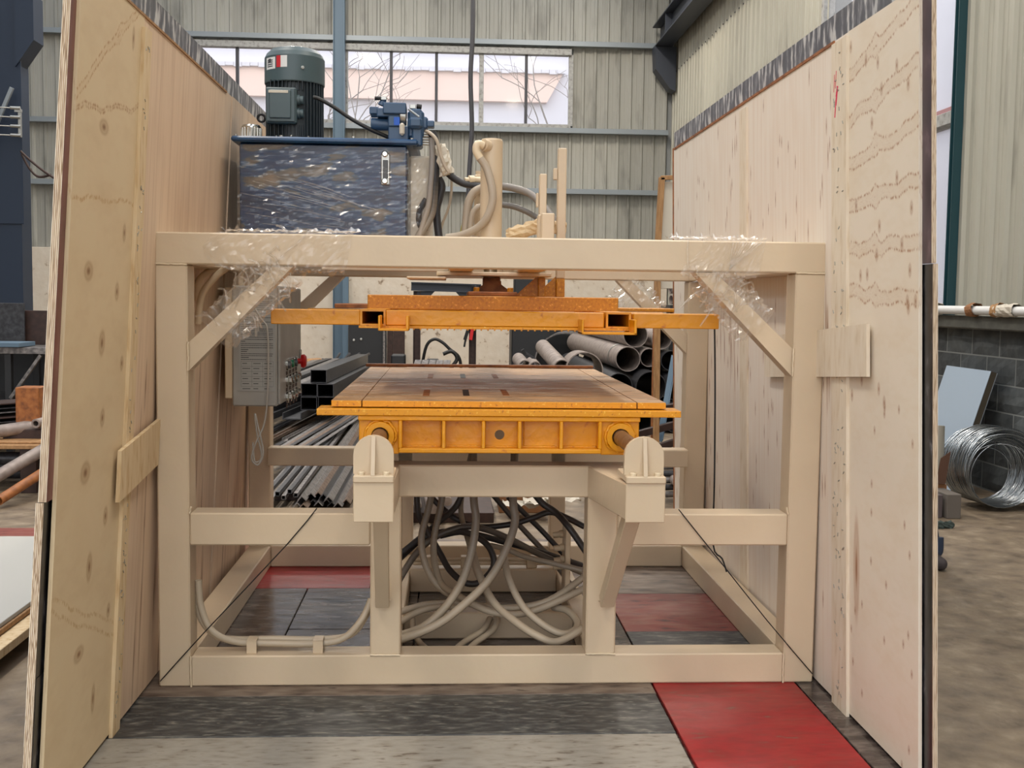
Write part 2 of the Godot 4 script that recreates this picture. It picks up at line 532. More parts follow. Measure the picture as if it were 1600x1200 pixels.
	M.black_board = tri(mat(Color.WHITE, 0.32), noise_tex(0.016, [[0.0, Color(0.035, 0.035, 0.04)], [0.6, Color(0.09, 0.09, 0.10)], [0.82, Color(0.2, 0.2, 0.22)], [1.0, Color(0.5, 0.5, 0.5)]], 5, 99), Vector3(2, 1, 2))
	M.scuffed = tri(mat(Color.WHITE, 0.4), noise_tex(0.02, [[0.0, Color(0.24, 0.25, 0.28)], [0.45, Color(0.33, 0.34, 0.37)], [0.56, Color(0.46, 0.46, 0.48)], [0.66, Color(0.72, 0.72, 0.72)], [1.0, Color(0.85, 0.85, 0.83)]], 6, 100), Vector3(2.2, 0.5, 1.6))
	M.ply_edge = mat(Color.WHITE, 0.8)
	var nn = noise(0.05, 3, 5)
	M.ply_edge.albedo_texture = picture(64, 512, func(x, y):
		var lay = int(x / 7.2)
		var c = Color(0.89, 0.84, 0.76) if lay % 2 == 0 else Color(0.68, 0.57, 0.44)
		return c.lerp(Color(0.35, 0.24, 0.15), clampf(nn.get_noise_2d(x * 2.0, y * 0.6) * 1.2, 0, 0.7)))
	M.ply_edge.uv1_scale = Vector3(1, 1, 1)
	# painted deck boards
	M.deck = {}
	var d = {
		"red": [Color(0.50, 0.30, 0.26), Color(0.55, 0.08, 0.09), Color(0.60, 0.09, 0.11), Color(0.53, 0.07, 0.09)],
		"black": [Color(0.48, 0.47, 0.43), Color(0.37, 0.37, 0.35), Color(0.25, 0.25, 0.245), Color(0.19, 0.19, 0.19)],
		"pale": [Color(0.38, 0.34, 0.30), Color(0.525, 0.50, 0.455), Color(0.565, 0.545, 0.505), Color(0.585, 0.565, 0.525)],
		"brown": [Color(0.22, 0.18, 0.15), Color(0.36, 0.30, 0.26), Color(0.45, 0.39, 0.34), Color(0.52, 0.47, 0.42)],
		"brick": [Color(0.30, 0.15, 0.12), Color(0.47, 0.22, 0.19), Color(0.52, 0.26, 0.22), Color(0.54, 0.36, 0.31)],
		"wet": [Color(0.15, 0.13, 0.12), Color(0.23, 0.20, 0.19), Color(0.31, 0.27, 0.25), Color(0.44, 0.40, 0.37)],
	}
	var i2 = 0
	for k in d:
		i2 += 1
		var c3 = d[k]
		M.deck[k] = tri(mat(Color.WHITE, 0.62), noise_tex(0.02, [[0.0, c3[0]], [0.13, c3[0]], [0.24, c3[1]], [0.5, c3[2]], [0.78, c3[3]], [0.86, c3[1]], [1.0, c3[0]]], 7, 110 + i2, 1024 if k == "pale" or k == "black" else 512), Vector3(0.5, 1, 1.4), noise_tex(0.02, [[0.0, g(0.55)], [1.0, g(1.0)]], 4, 120 + i2, 256), noise_tex(0.03, null, 5, 130, 256), 0.15)
	M.deck.wet.roughness = 0.26
	M.deck.red.roughness = 0.5


# ---------------------------------------------------------------- the hall
func lamps():
	var glow = mat(Color(0.9, 0.88, 0.82), 0.5)
	glow.emission_enabled = true
	glow.emission = Color(1.0, 0.90, 0.78)
	glow.emission_energy_multiplier = 1.5
	var spots = [Vector3(-1.4, 8.3, 5.5), Vector3(3.2, 8.3, 5.5), Vector3(-1.4, 8.3, -1.5), Vector3(3.2, 8.3, -1.5), Vector3(-1.4, 8.3, -8.5), Vector3(3.2, 8.3, -8.5), Vector3(-1.4, 8.3, -14.5), Vector3(3.2, 8.3, -14.5)]
	var place = ["front left, nearest the door", "front right, nearest the door", "above the press, left", "above the press, right", "above the steel stock, left", "above the steel stock, right", "by the back windows, left", "by the back windows, right"]
	for i in spots.size():
		var o = root("ceiling_light", "long warm workshop lamp under the roof, " + place[i], "lamp", "", spots[i])
		put(B(-0.22, 0.22, 0.0, 0.07, -0.75, 0.75, 0.01), "housing", M.girt, o)
		put(B(-0.2, 0.2, -0.012, -0.001, -0.72, 0.72, 0.003), "diffuser", glow, o)
		put(bar(S(), Vector3(0, 0.07, 0), Vector3(0, 0.82, 0), 0.02, 0.02), "hanger", M.girt, o)
		var l := AreaLight3D.new()
		l.name = "lamp_light"
		l.area_size = Vector2(0.4, 1.44)
		l.light_color = Color(1.0, 0.95, 0.88)
		l.light_energy = 4.5 if i < 4 else 6.0
		l.area_range = 40.0
		l.area_attenuation = 2.0
		l.shadow_enabled = true
		l.transform = Transform3D(Basis(Vector3.RIGHT, -PI / 2), Vector3(0, -0.02, 0))
		o.add_child(l)

func corrugated(len_, high, pitch, depth):      # ribs rise towards +z, runs along +x from 0, stands on y = 0
	var st := S()
	st.set_smooth_group(-1)
	var n = int(round(len_ / pitch))
	for i in n:
		var x = i * pitch
		var q = [[0.0, 0.0], [0.30, 0.0], [0.33, 0.15], [0.36, 0.0], [0.66, 0.0], [0.74, 1.0], [0.92, 1.0], [1.0, 0.0]]
		for k in q.size() - 1:
			var a = Vector3(x + q[k][0] * pitch, 0, q[k][1] * depth)
			var b = Vector3(x + q[k + 1][0] * pitch, 0, q[k + 1][1] * depth)
			var u = Vector3(0, high, 0)
			face(st, [a, b, b + u, a + u], Vector3(-(b.z - a.z), 0, b.x - a.x))
	return mesh_of(st)

func hall():
	var fl = setting("floor")
	put(B(-10.2, 5.7, -0.4, -0.1, -18.8, 10.3), "concrete_slab", M.concrete, fl)
	var wb = setting("wall_back")
	# outer skin with the window opening left free
	put(B(-10.2, 5.8, -0.1, 4.86, -18.75, -18.6), "outer_skin", M.roof, wb)
	put(B(-10.2, 5.8, 6.4, 9.3, -18.75, -18.6), "outer_skin", M.roof, wb)
	put(B(3.44, 5.8, 4.86, 6.4, -18.75, -18.6), "outer_skin", M.roof, wb)
	put(B(-10.2, -5.1, 4.86, 6.4, -18.75, -18.6), "outer_skin", M.roof, wb)
	put(B(-10.2, 5.45, -0.1, 2.33, -18.6, -18.38, 0.01), "plaster_dado", M.plaster, wb)
	var low = corrugated(0.96, 2.48, 0.24, 0.03)
	var mid = corrugated(0.96, 1.62, 0.24, 0.03)
	var top = corrugated(0.96, 2.75, 0.24, 0.03)
	for k in 16:
		var x = -9.96 + k * 0.96
		for s in [[low, 2.33], [mid, 4.8], [top, 6.42]]:
			if s[0] == mid and x > -5.2 and x < 3.3:
				continue
			var o = node_of(s[0], "metal_sheet", M.sheet[(k * 3 + int(s[1])) % 4], wb)
			o.position = Vector3(x, s[1], -18.55)
	for y in [3.6, 4.80, 6.5, 7.9]:
		put(B(-10, 5.4, y - 0.05, y + 0.05, -18.5, -18.36), "girt", M.girt, wb)
	# ribbon window: nine panes in two runs
	var wi = setting("window_1")
	for run in [[-5.06, -1.25, 4], [-1.04, 3.43, 5]]:
		var w = (run[1] - run[0]) / run[2]
		put(B(run[0], run[1], 6.28, 6.40, -18.58, -18.40), "head_rail", M.window_frame, wi)
		put(B(run[0], run[1], 4.83, 4.92, -18.58, -18.38), "window_sill", M.window_frame, wi)
		for k in run[2] + 1:
			var x = run[0] + k * w
			var half = 0.045 if (k == 0 or k == run[2] or (run[2] == 5 and k == 3)) else 0.028
			put(B(x - half, x + half, 4.9, 6.3, -18.56, -18.46), "mullion", M.window_frame if half > 0.04 else M.mullion, wi)
			if k < run[2]:
				put(B(x + 0.02, x + w - 0.02, 4.92, 6.28, -18.52, -18.515), "pane", M.pane, wi)
	# right wall: split-face blocks below, sheeting above, a window in it
	var wr = setting("wall_right")
	put(B(5.6, 5.8, -0.1, 9.3, -18.8, -9.3), "outer_skin", M.roof, wr)
	put(B(5.6, 5.8, -0.1, 1.32, -9.3, 10.3), "outer_skin", M.roof, wr)
	put(B(5.6, 5.8, 6.2, 9.3, -9.3, 10.3), "outer_skin", M.roof, wr)
	put(B(5.6, 5.8, 1.3, 6.2, -5.66, 10.3), "outer_skin", M.roof, wr)
	var tall = corrugated(1.0, 7.8, 0.25, 0.03)
	for k in 10:
		var o = node_of(tall, "metal_sheet", M.sheet_right[k % 3], wr)
		o.transform = Transform3D(Basis(Vector3(0, 0, 1), Vector3.UP, Vector3(-1, 0, 0)), Vector3(5.5, 1.32, -18.6 + k * 0.93))
	for k in 12:
		var o = node_of(tall, "metal_sheet", M.sheet_right[k % 3], wr)
		o.transform = Transform3D(Basis(Vector3(0, 0, 1), Vector3.UP, Vector3(-1, 0, 0)), Vector3(5.5, 1.32, -5.72 + k))
	for k in 3:
		put(B(5.47, 5.5, 6.2, 9.1, -9.3 + k * 1.27, -8.05 + k * 1.27), "metal_sheet", M.sheet_right[k], wr)
	var fx := S()
	for k in 40:                                  # the line of sheet fixings along a girt
		bolt(fx, Vector3(5.47, 5.95 if k < 37 else 7.4, -18.3 + k * 0.25), Vector3(-1, 0, 0), 0.014, 0.012)
	put(fx, "sheet_fixings", M.mullion, wr).set_meta("kind", "stuff")
	put(B(5.33, 5.62, 1.22, 1.33, -18, 10, 0.012), "wall_cap", M.cap, wr)
	put(B(5.4605, 5.6, -0.1, 1.22, -18, 10), "mortar_bed", M.mortar, wr)
	for c in 6:
		for k in 18:
			var z = -9.6 + k * 0.47 + (0.2 if c % 2 else 0.0)
			var st := S()
			st.set_smooth_group(-1)
			var y0 = -0.085 + c * 0.2185
			var gz = []
			for i in 4:
				var row = []
				for j in 4:
					var rim = i == 0 or j == 0 or i == 3 or j == 3
					row.append(Vector3(5.4595 if rim else 5.453 - rng.randf() * 0.014, y0 + 0.207 * j / 3.0, z + 0.458 * i / 3.0))
				gz.append(row)
			for i in 3:
				for j in 3:
					face(st, [gz[i][j], gz[i + 1][j], gz[i + 1][j + 1], gz[i][j + 1]], Vector3(-1, 0, 0))
			box(st, Vector3(5.463, y0, z), Vector3(5.5, y0 + 0.207, z + 0.458), 0.002)
			put(st, "block", M.block[(k * 7 + c * 3) % 4], wr)
	var w2 = setting("window_2")
	put(B(5.44, 5.58, 1.33, 6.2, -9.32, -9.24), "jamb", M.window_frame, w2)
	put(B(5.44, 5.58, 3.02, 3.13, -9.24, -5.66), "transom", M.window_frame, w2)
	put(B(5.44, 5.58, 1.33, 1.40, -9.24, -5.66), "window_sill", M.window_frame, w2)
	put(B(5.44, 5.58, 6.12, 6.2, -9.24, -5.66), "head_rail", M.window_frame, w2)
	for z in [-8.1, -6.9]:
		put(B(5.46, 5.55, 1.4, 6.12, z - 0.03, z + 0.03), "mullion", M.window_frame, w2)
	for z in [[-9.24, -8.13], [-8.07, -6.93], [-6.87, -5.66]]:
		put(B(5.505, 5.51, 1.4, 3.02, z[0], z[1]), "pane", M.pane, w2)
		put(B(5.505, 5.51, 3.13, 6.12, z[0], z[1]), "pane", M.pane, w2)
	var tp := S()
	ibeam(tp, Vector3(5.43, 1.33, -5.58), Vector3(5.43, 9.1, -5.58), 0.075, 0.08, 0.012, PI / 2)
	put(tp, "trim_1", M.teal, self).set_meta("kind", "structure")
	# left wall, front wall with its wide door opening, roof with rooflight strips
	var wl = setting("wall_left")
	put(B(-10.35, -10.15, -0.1, 9.3, -18.8, 10.3), "outer_skin", M.sheet[1], wl)
	var wf = setting("wall_front")
	put(B(-10.2, -8.5, -0.1, 9.3, 10.1, 10.3), "outer_skin", M.sheet[0], wf)
	put(B(4.6, 5.8, -0.1, 9.3, 10.1, 10.3), "outer_skin", M.sheet[0], wf)
	put(B(-8.5, 4.6, 7.6, 9.3, 10.1, 10.3), "outer_skin", M.sheet[0], wf)
	var ce = setting("ceiling")
	for s in [[-10.35, -8.4], [-5.4, -3.4], [-0.4, 0.9], [4.3, 5.8]]:
		put(B(s[0], s[1], 9.1, 9.25, -18.8, 10.3), "roof_sheet", M.roof, ce)
	for s in [[-8.4, -5.4], [-3.4, -0.4], [0.9, 4.3]]:
		put(B(s[0], s[1], 9.1, 9.25, -18.8, -18.0), "roof_sheet", M.roof, ce)
		put(B(s[0], s[1], 9.1, 9.25, 9.3, 10.3), "roof_sheet", M.roof, ce)
		for k in 5:
			put(B(s[0], s[1], 9.0, 9.1, -18.0 + k * 6.8 - 0.06, -18.0 + k * 6.8 + 0.06), "purlin", M.girt, ce)
			if k < 4:
				put(B(s[0], s[1], 9.16, 9.165, -17.94 + k * 6.8, -11.26 + k * 6.8), "rooflight_pane", M.pane, ce)
	# steelwork that stands in view
	var col := S()
	ibeam(col, Vector3(-1.145, -0.1, -18.25), Vector3(-1.145, 9.0, -18.25), 0.19, 0.22, 0.014)
	solo(col, "steel_column", M.column, "blue-grey steel column between the two runs of back windows", "column")
	var cb = root("crane_beam", "dark steel crane runway beam high along the right wall", "beam")
	var st := S()
	ibeam(st, Vector3(5.2, 6.64, -18.35), Vector3(5.2, 6.64, 9.0), 0.34, 0.45, 0.025)
	put(st, "girder", M.crane, cb)
	st = S()
	prism(st, Transform3D(Basis(), Vector3(0, 0, -18.35)), [Vector2(5.03, 6.41), Vector2(5.45, 6.41), Vector2(5.45, 5.55), Vector2(5.34, 5.6), Vector2(5.05, 5.98)], 0.35)
	put(st, "corbel", M.crane, cb)
	st = S()
	for k in 9:
		box(st, Vector3(5.06, 6.44, -17.2 + k * 2.6), Vector3(5.35, 6.84, -17.17 + k * 2.6), 0.001)
	put(st, "stiffeners", M.crane, cb)
	var nc = root("steel_column", "dark navy steel column at the far left with a bracket of wires", "column")
	put(B(-4.25, -3.83, -0.1, 9.0, -9.35, -9.05), "shaft", M.navy, nc)
	put(B(-4.3, -3.80, 2.2, 9.0, -9.05, -9.03), "flange", M.navy, nc)
	st = S()
	prism(st, Transform3D(Basis(), Vector3(0, 0, -9.3)), [Vector2(-3.85, 4.75), Vector2(-3.64, 4.75), Vector2(-3.64, 4.25), Vector2(-3.85, 3.95)], 0.3)
	put(st, "corbel", M.navy, nc)
	st = S()
	bar(st, Vector3(-4.2, 2.9, -8.9), Vector3(-3.85, 3.7, -8.9), 0.04, 0.04)
	put(st, "brace", M.girt, nc)
	st = S()
	box(st, Vector3(-3.783, 3.461, -8.9), Vector3(-3.769, 3.151, -8.9) + Vector3(0.02, 0, 0.03))
	box(st, Vector3(-3.818, 3.46, -8.9), Vector3(-3.742, 3.427, -8.9) + Vector3(0.0, 0, 0.04))
	for y in [176, 188, 200, 212]:
		rod(st, Vector3(-3.86, 3.47 - (y - 176) * 0.0083, -8.86), Vector3(-3.75, 3.47 - (y - 176) * 0.0083, -8.86), 0.02, 10)
	put(st, "wire_bracket", M.zinc, nc)
	for k in 4:
		var y = 3.47 - k * 0.1
		solo(hose(S(), [Vector3(-3.85, y, -8.86), Vector3(-4.1, y + 0.0, -8.7), Vector3(-4.5, y + 0.09, -8.4), Vector3(-5.2, y + 0.2, -8.0), Vector3(-9.9, y + 0.6, -6.0)], 0.008, 5, 4), "wire", M.zinc, "bare pale wire strung from the bracket on the navy column, %s one" % ["topmost", "second", "third", "lowest"][k], "wire", "wires on the navy column")
	var pp = root("sill_pipe", "white-painted pipe along the grey block wall with rag tied on", "pipe")
	put(rod(S(), Vector3(5.30, 1.375, -8.6), Vector3(5.30, 1.375, 3.0), 0.037, 14), "tube", M.white, pp)
	for q in [[-5.55, M.pale_paper, 0.045, 0.14], [-4.85, M.carton, 0.046, 0.12], [-4.45, M.timber, 0.043, 0.1], [-4.3, M.pale_paper, 0.041, 0.3]]:
		put(crumple(S(), Vector3(5.30, 1.375, q[0] - q[3] / 2), Vector3(5.30, 1.385, q[0] + q[3] / 2), q[2], 0.014), "binding", q[1], pp)
	solo(hose(S(), [Vector3(1.394, 9.15, -15.0), Vector3(1.394, 6.391, -15), Vector3(1.39, 5.762, -15), Vector3(1.364, 5.13, -15), Vector3(1.395, 4.283, -15), Vector3(1.359, 3.536, -15), Vector3(1.338, 2.461, -15), Vector3(1.354, 1.92, -15)], 0.04, 8, 5), "hanging_rope", M.mullion, "dark rope hanging from the roof in front of the back windows", "rope")

func crumple(st, a, b, r, amp):
	var t = frame_at(a, b)
	var n = 14
	var m = 8
	var rows = []
	for i in m + 1:
		var p = []
		for k in n:
			var f = TAU * k / n
			var rr = r + rng.randf_range(0.0, amp)
			p.append(t * Vector3(cos(f) * rr, sin(f) * rr, (float(i) / m - 0.5) * (b - a).length()))
		rows.append(p)
	st.set_smooth_group(-1)
	for i in m:
		for k in n:
			var j = (k + 1) % n
			var c = (rows[i][k] + rows[i][j] + rows[i + 1][j] + rows[i + 1][k]) / 4
			var ax = a.lerp(b, (i + 0.5) / m)
			face(st, [rows[i][k], rows[i][j], rows[i + 1][j]], c - ax)
			face(st, [rows[i][k], rows[i + 1][j], rows[i + 1][k]], c - ax)
	return st

func outside():
	var gr = setting("ground_outside")
	put(B(-70, 70, -0.8, -0.45, -70, 70), "yard", M.concrete, gr)
	var b = root("building", "pale building with a pinkish wall seen through the back windows", "building")
	var lilac = mat(Color(0.82, 0.81, 0.84), 0.9)
	put(B(-16, 14, -0.4, 12.5, -40, -34.4), "wall", lilac, b)
	var st := S()
	prism(st, Transform3D(Basis(), Vector3(0, 0, -34.4)), [Vector2(-14, 8.12), Vector2(4.3, 8.12), Vector2(4.85, 9.12), Vector2(-14, 9.12)], 0.25)
	put(st, "pink_wall", mat(Color(0.90, 0.79, 0.74), 0.9), b)
	st = S()
	for i in 70:
		box(st, Vector3(-14 + i * 0.27, 9.06 + 0.02 * sin(i * 2.1), -34.4), Vector3(-13.74 + i * 0.27, 9.2, -34.02))
	put(st, "eaves", lilac, b)
	var b2 = root("building", "pale building with a red band seen through the right window", "building")
	put(B(11.0, 16, -0.4, 9.0, -30, 6), "wall", lilac, b2)
	put(B(10.92, 11.0, 5.0, 5.35, -30, 6), "red_band", mat(Color(0.60, 0.25, 0.22), 0.8), b2)
	for k in 3:
		tree([Vector3(-2.2, -0.4, -27), Vector3(4.2, -0.4, -26), Vector3(-9.2, -0.4, -29)][k], ["bare tree outside behind the left back windows", "bare tree outside behind the rightmost back windows", "bare tree outside, mostly hidden by the left crate side"][k], 20 + k)

func tree(at, label, seed_):
	rng.seed = seed_
	var o = root("bare_tree", label, "tree", "", at)
	var trunk := S()
	var twig := S()
	var bark = mat(Color(0.50, 0.46, 0.43), 0.9)
	hose(trunk, [Vector3.ZERO, Vector3(0.1, 2.5, 0), Vector3(0.0, 5.2, 0.1)], 0.12, 7, 3)
	var ends = [[Vector3(0.0, 5.2, 0.1), Vector3(0, 1, 0), 0.06, 0]]
	while ends.size():
		var e = ends.pop_back()
		for k in (5 if e[3] == 0 else 2):
			var d = (e[1] + Vector3(rng.randf_range(-1.1, 1.1), rng.randf_range(-0.25, 0.8), rng.randf_range(-0.6, 0.6))).normalized()
			var l = rng.randf_range(0.8, 2.2) / (1 + e[3] * 0.35)
			var m = e[0] + d * l * 0.5 + Vector3(rng.randf_range(-0.1, 0.1), 0, 0)
			var q = e[0] + d * l + Vector3(0, rng.randf_range(-0.25, 0.1), 0)
			hose(twig, [e[0], m, q], e[2] * 0.42, 4, 2)
			if e[3] < 3:
				ends.append([q, d, e[2] * 0.62, e[3] + 1])
	put(trunk, "trunk", bark, o)
	put(twig, "branches", bark, o).set_meta("kind", "stuff")

# ---------------------------------------------------------------- crate
func platform():
	rng.seed = 3
	var o = root("deck_platform", "low timber crate base decked with worn red, black and pale painted boards", "platform")
	for z in [-2.3, -1.2, -0.1, 1.0, 1.9]:
		put(B(-0.08, 2.47, -0.1, -0.022, z, z + 0.1), "bearer", M.timber, o)
	put(B(-0.08, 2.47, -0.024, -0.018, -2.5, 2.2), "subfloor", M.deck.wet, o)
	var g2 = 0.0025
	for q in [
		["brown", -0.06, 1.795, -0.2, 0.10], ["black", -0.06, 1.792, 0.10, 0.468], ["pale", -0.06, 1.79, 0.468, 1.15], ["pale", -0.06, 1.79, 1.15, 2.2],
		["red", 1.797, 2.335, -0.1, 1.0], ["wet", 2.337, 2.46, -0.4, 2.2], ["red", 1.797, 2.335, 1.0, 2.2],
		["red", -0.06, 0.66, -2.5, -1.375], ["wet", -0.06, 0.36, -1.375, -0.2], ["wet", 0.36, 0.90, -1.375, -0.7], ["wet", 0.36, 0.90, -0.7, -0.2], ["wet", 0.66, 0.95, -2.5, -1.375],
		["brown", 0.95, 1.55, -2.5, -1.375], ["wet", 0.90, 1.80, -1.375, -0.2], ["brown", 1.55, 2.46, -2.5, -1.9], ["brown", 1.55, 2.46, -1.9, -1.265], ["brick", 1.80, 2.46, -1.265, -0.65], ["black", 1.80, 2.46, -0.65, -0.1]]:
		put(B(q[1] + g2, q[2] - g2, -0.018, rng.randf_range(-0.0015, 0.0), q[3] + g2, q[4] - g2, 0.002), "deck_board", M.deck[q[0]], o)

func left_at(z, y, o):
	return Vector3(-0.05 + 0.0294 * y + o, y, z - 0.105 * y)

func right_at(z, y, o):
	return Vector3(2.425 - 0.014 * y - o, y, z - 0.062 * y)

func crate_sides():
	var l = root("plywood_crate_wall", "left plywood crate side with maroon and black board edges", "crate side")
	var f = left_at
	put(slab(S(), f, -2.5, 1.10, 0.86, 2.41, -0.022, 0.0), "outer_board", M.maroon, l, "maroon film-faced board")
	put(slab(S(), f, -2.5, 1.10, 0.40, 0.858, -0.027, -0.006), "outer_board", M.black_board, l, "black film-faced board")
	put(slab(S(), f, -2.5, 1.10, 0.0, 0.398, -0.027, -0.005), "outer_board", M.black_board, l, "black film-faced board")
	put(slab(S(), f, 1.10, 1.104, 0.86, 2.41, -0.022, -0.001), "board_edge", M.ply_edge, l, "bare layered plywood edge")
	put(slab(S(), f, 1.10, 1.106, 0.0, 0.858, -0.027, -0.007), "board_edge", M.ply_edge, l, "bare layered plywood edge")
	put(slab(S(), f, -2.5, 0.98, 2.325, 2.412, 0.0, 0.005), "top_strip", M.scuffed, l, "scuffed grey strip along the top")
	put(slab(S(), f, 0.44, 1.06, 0.012, 2.325, 0.0, 0.011), "lining_sheet", M.lining_left, l)
	put(slab(S(), f, -1.02, 0.438, 0.008, 2.325, 0.0, 0.009), "lining_sheet", M.lining_left_far, l)
	put(slab(S(), f, -2.5, -1.03, 0.008, 2.325, 0.0, 0.014), "lining_sheet", M.lining_left_far, l)
	put(slab(S(), f, 0.39, 0.47, 0.0, 2.28, 0.011, 0.023), "batten", M.batten, l)
	put(slab(S(), f, -0.9, 1.06, 2.318, 2.326, 0.0, 0.014), "edge_strip", M.timber, l)
	put(slab(S(), func(z, y, o): return left_at(z, y - 0.11 * (z - 0.3), o), 0.10, 0.56, 0.79, 0.95, 0.023, 0.036), "strap_board", M.batten, l)
	var st := S()
	rng.seed = 6
	for i in 70:
		var p = left_at(rng.randf_range(0.41, 0.455), rng.randf_range(0.05, 2.25), 0.0235)
		box_t(st, Transform3D(Basis(Vector3.RIGHT, rng.randf() * 3.0), p), Vector3(0.003, 0.012, 0.002), 0.0002)
	put(st, "staples", M.zinc, l).set_meta("kind", "stuff")
	var r = root("plywood_crate_wall", "right plywood crate side with banded veneer and a pink paint mark", "crate side")
	f = right_at
	put(slab(S(), f, -2.62, 0.963, 1.53, 2.43, -0.014, 0.0), "outer_board", M.plum, r, "plum film-faced board")
	put(slab(S(), f, -2.62, 0.963, 0.0, 1.528, -0.017, -0.004), "outer_board", M.black_board, r, "black film-faced board")
	put(slab(S(), f, 0.963, 0.967, 1.53, 2.43, -0.014, -0.001), "board_edge", M.ply_edge, r, "bare layered plywood edge")
	put(slab(S(), f, 0.963, 0.969, 0.0, 1.528, -0.018, -0.005), "board_edge", M.ply_edge, r, "bare layered plywood edge")
	put(slab(S(), f, -2.62, 0.91, 2.335, 2.432, 0.0, 0.005), "top_strip", M.scuffed, r, "scuffed grey strip along the top")
	put(slab(S(), f, 0.34, 0.905, 0.012, 2.335, 0.0, 0.011), "lining_sheet", M.lining_right, r)
	put(slab(S(), f, -1.0, 0.338, 0.008, 2.335, 0.0, 0.009), "lining_sheet", M.lining_right_far, r)
	put(slab(S(), f, -2.62, -1.002, 0.008, 2.335, 0.0, 0.008), "lining_sheet", M.lining_right_far, r)
	put(slab(S(), f, 0.20, 0.345, 0.0, 2.32, 0.011, 0.022), "batten", M.batten_pale, r)
	put(slab(S(), f, -1.06, -0.94, 0.0, 2.30, 0.009, 0.018), "batten", M.batten_pale, r)
	put(slab(S(), f, -2.6, 0.2, 2.326, 2.336, 0.0, 0.014), "edge_strip", M.rust, r)
	put(slab(S(), f, -2.64, -2.62, 0.0, 2.34, -0.02, 0.012), "end_strip", M.rust, r)
	put(slab(S(), func(z, y, o): return right_at(z, y + 0.07 * (z - 0.3), o), -0.6, 0.56, 1.16, 1.33, 0.022, 0.034), "strap_board", M.batten_pale, r)
	st = S()
	for i in 90:
		var p = right_at(rng.randf_range(0.22, 0.33), rng.randf_range(0.05, 2.28), 0.0225)
		box_t(st, Transform3D(Basis(Vector3.RIGHT, rng.randf() * 3.0), p), Vector3(0.003, 0.013, 0.003), 0.0002)
	put(st, "staples", M.zinc, r).set_meta("kind", "stuff")
	st = S()
	var pink = mat(Color(0.85, 0.08, 0.30), 0.6)
	for q in [[0.245, 2.10, 0.262, 2.165, 0.012], [0.262, 2.165, 0.250, 2.13, 0.014], [0.235, 2.06, 0.247, 2.12, 0.008], [0.225, 2.15, 0.232, 2.21, 0.004], [0.24, 2.16, 0.25, 2.22, 0.004]]:
		bar(st, right_at(q[0], q[1], 0.0222), right_at(q[2], q[3], 0.0222), q[4], 0.001, 0.0002, Vector3.RIGHT)
	put(st, "paint_mark", pink, r, "pink paint mark")

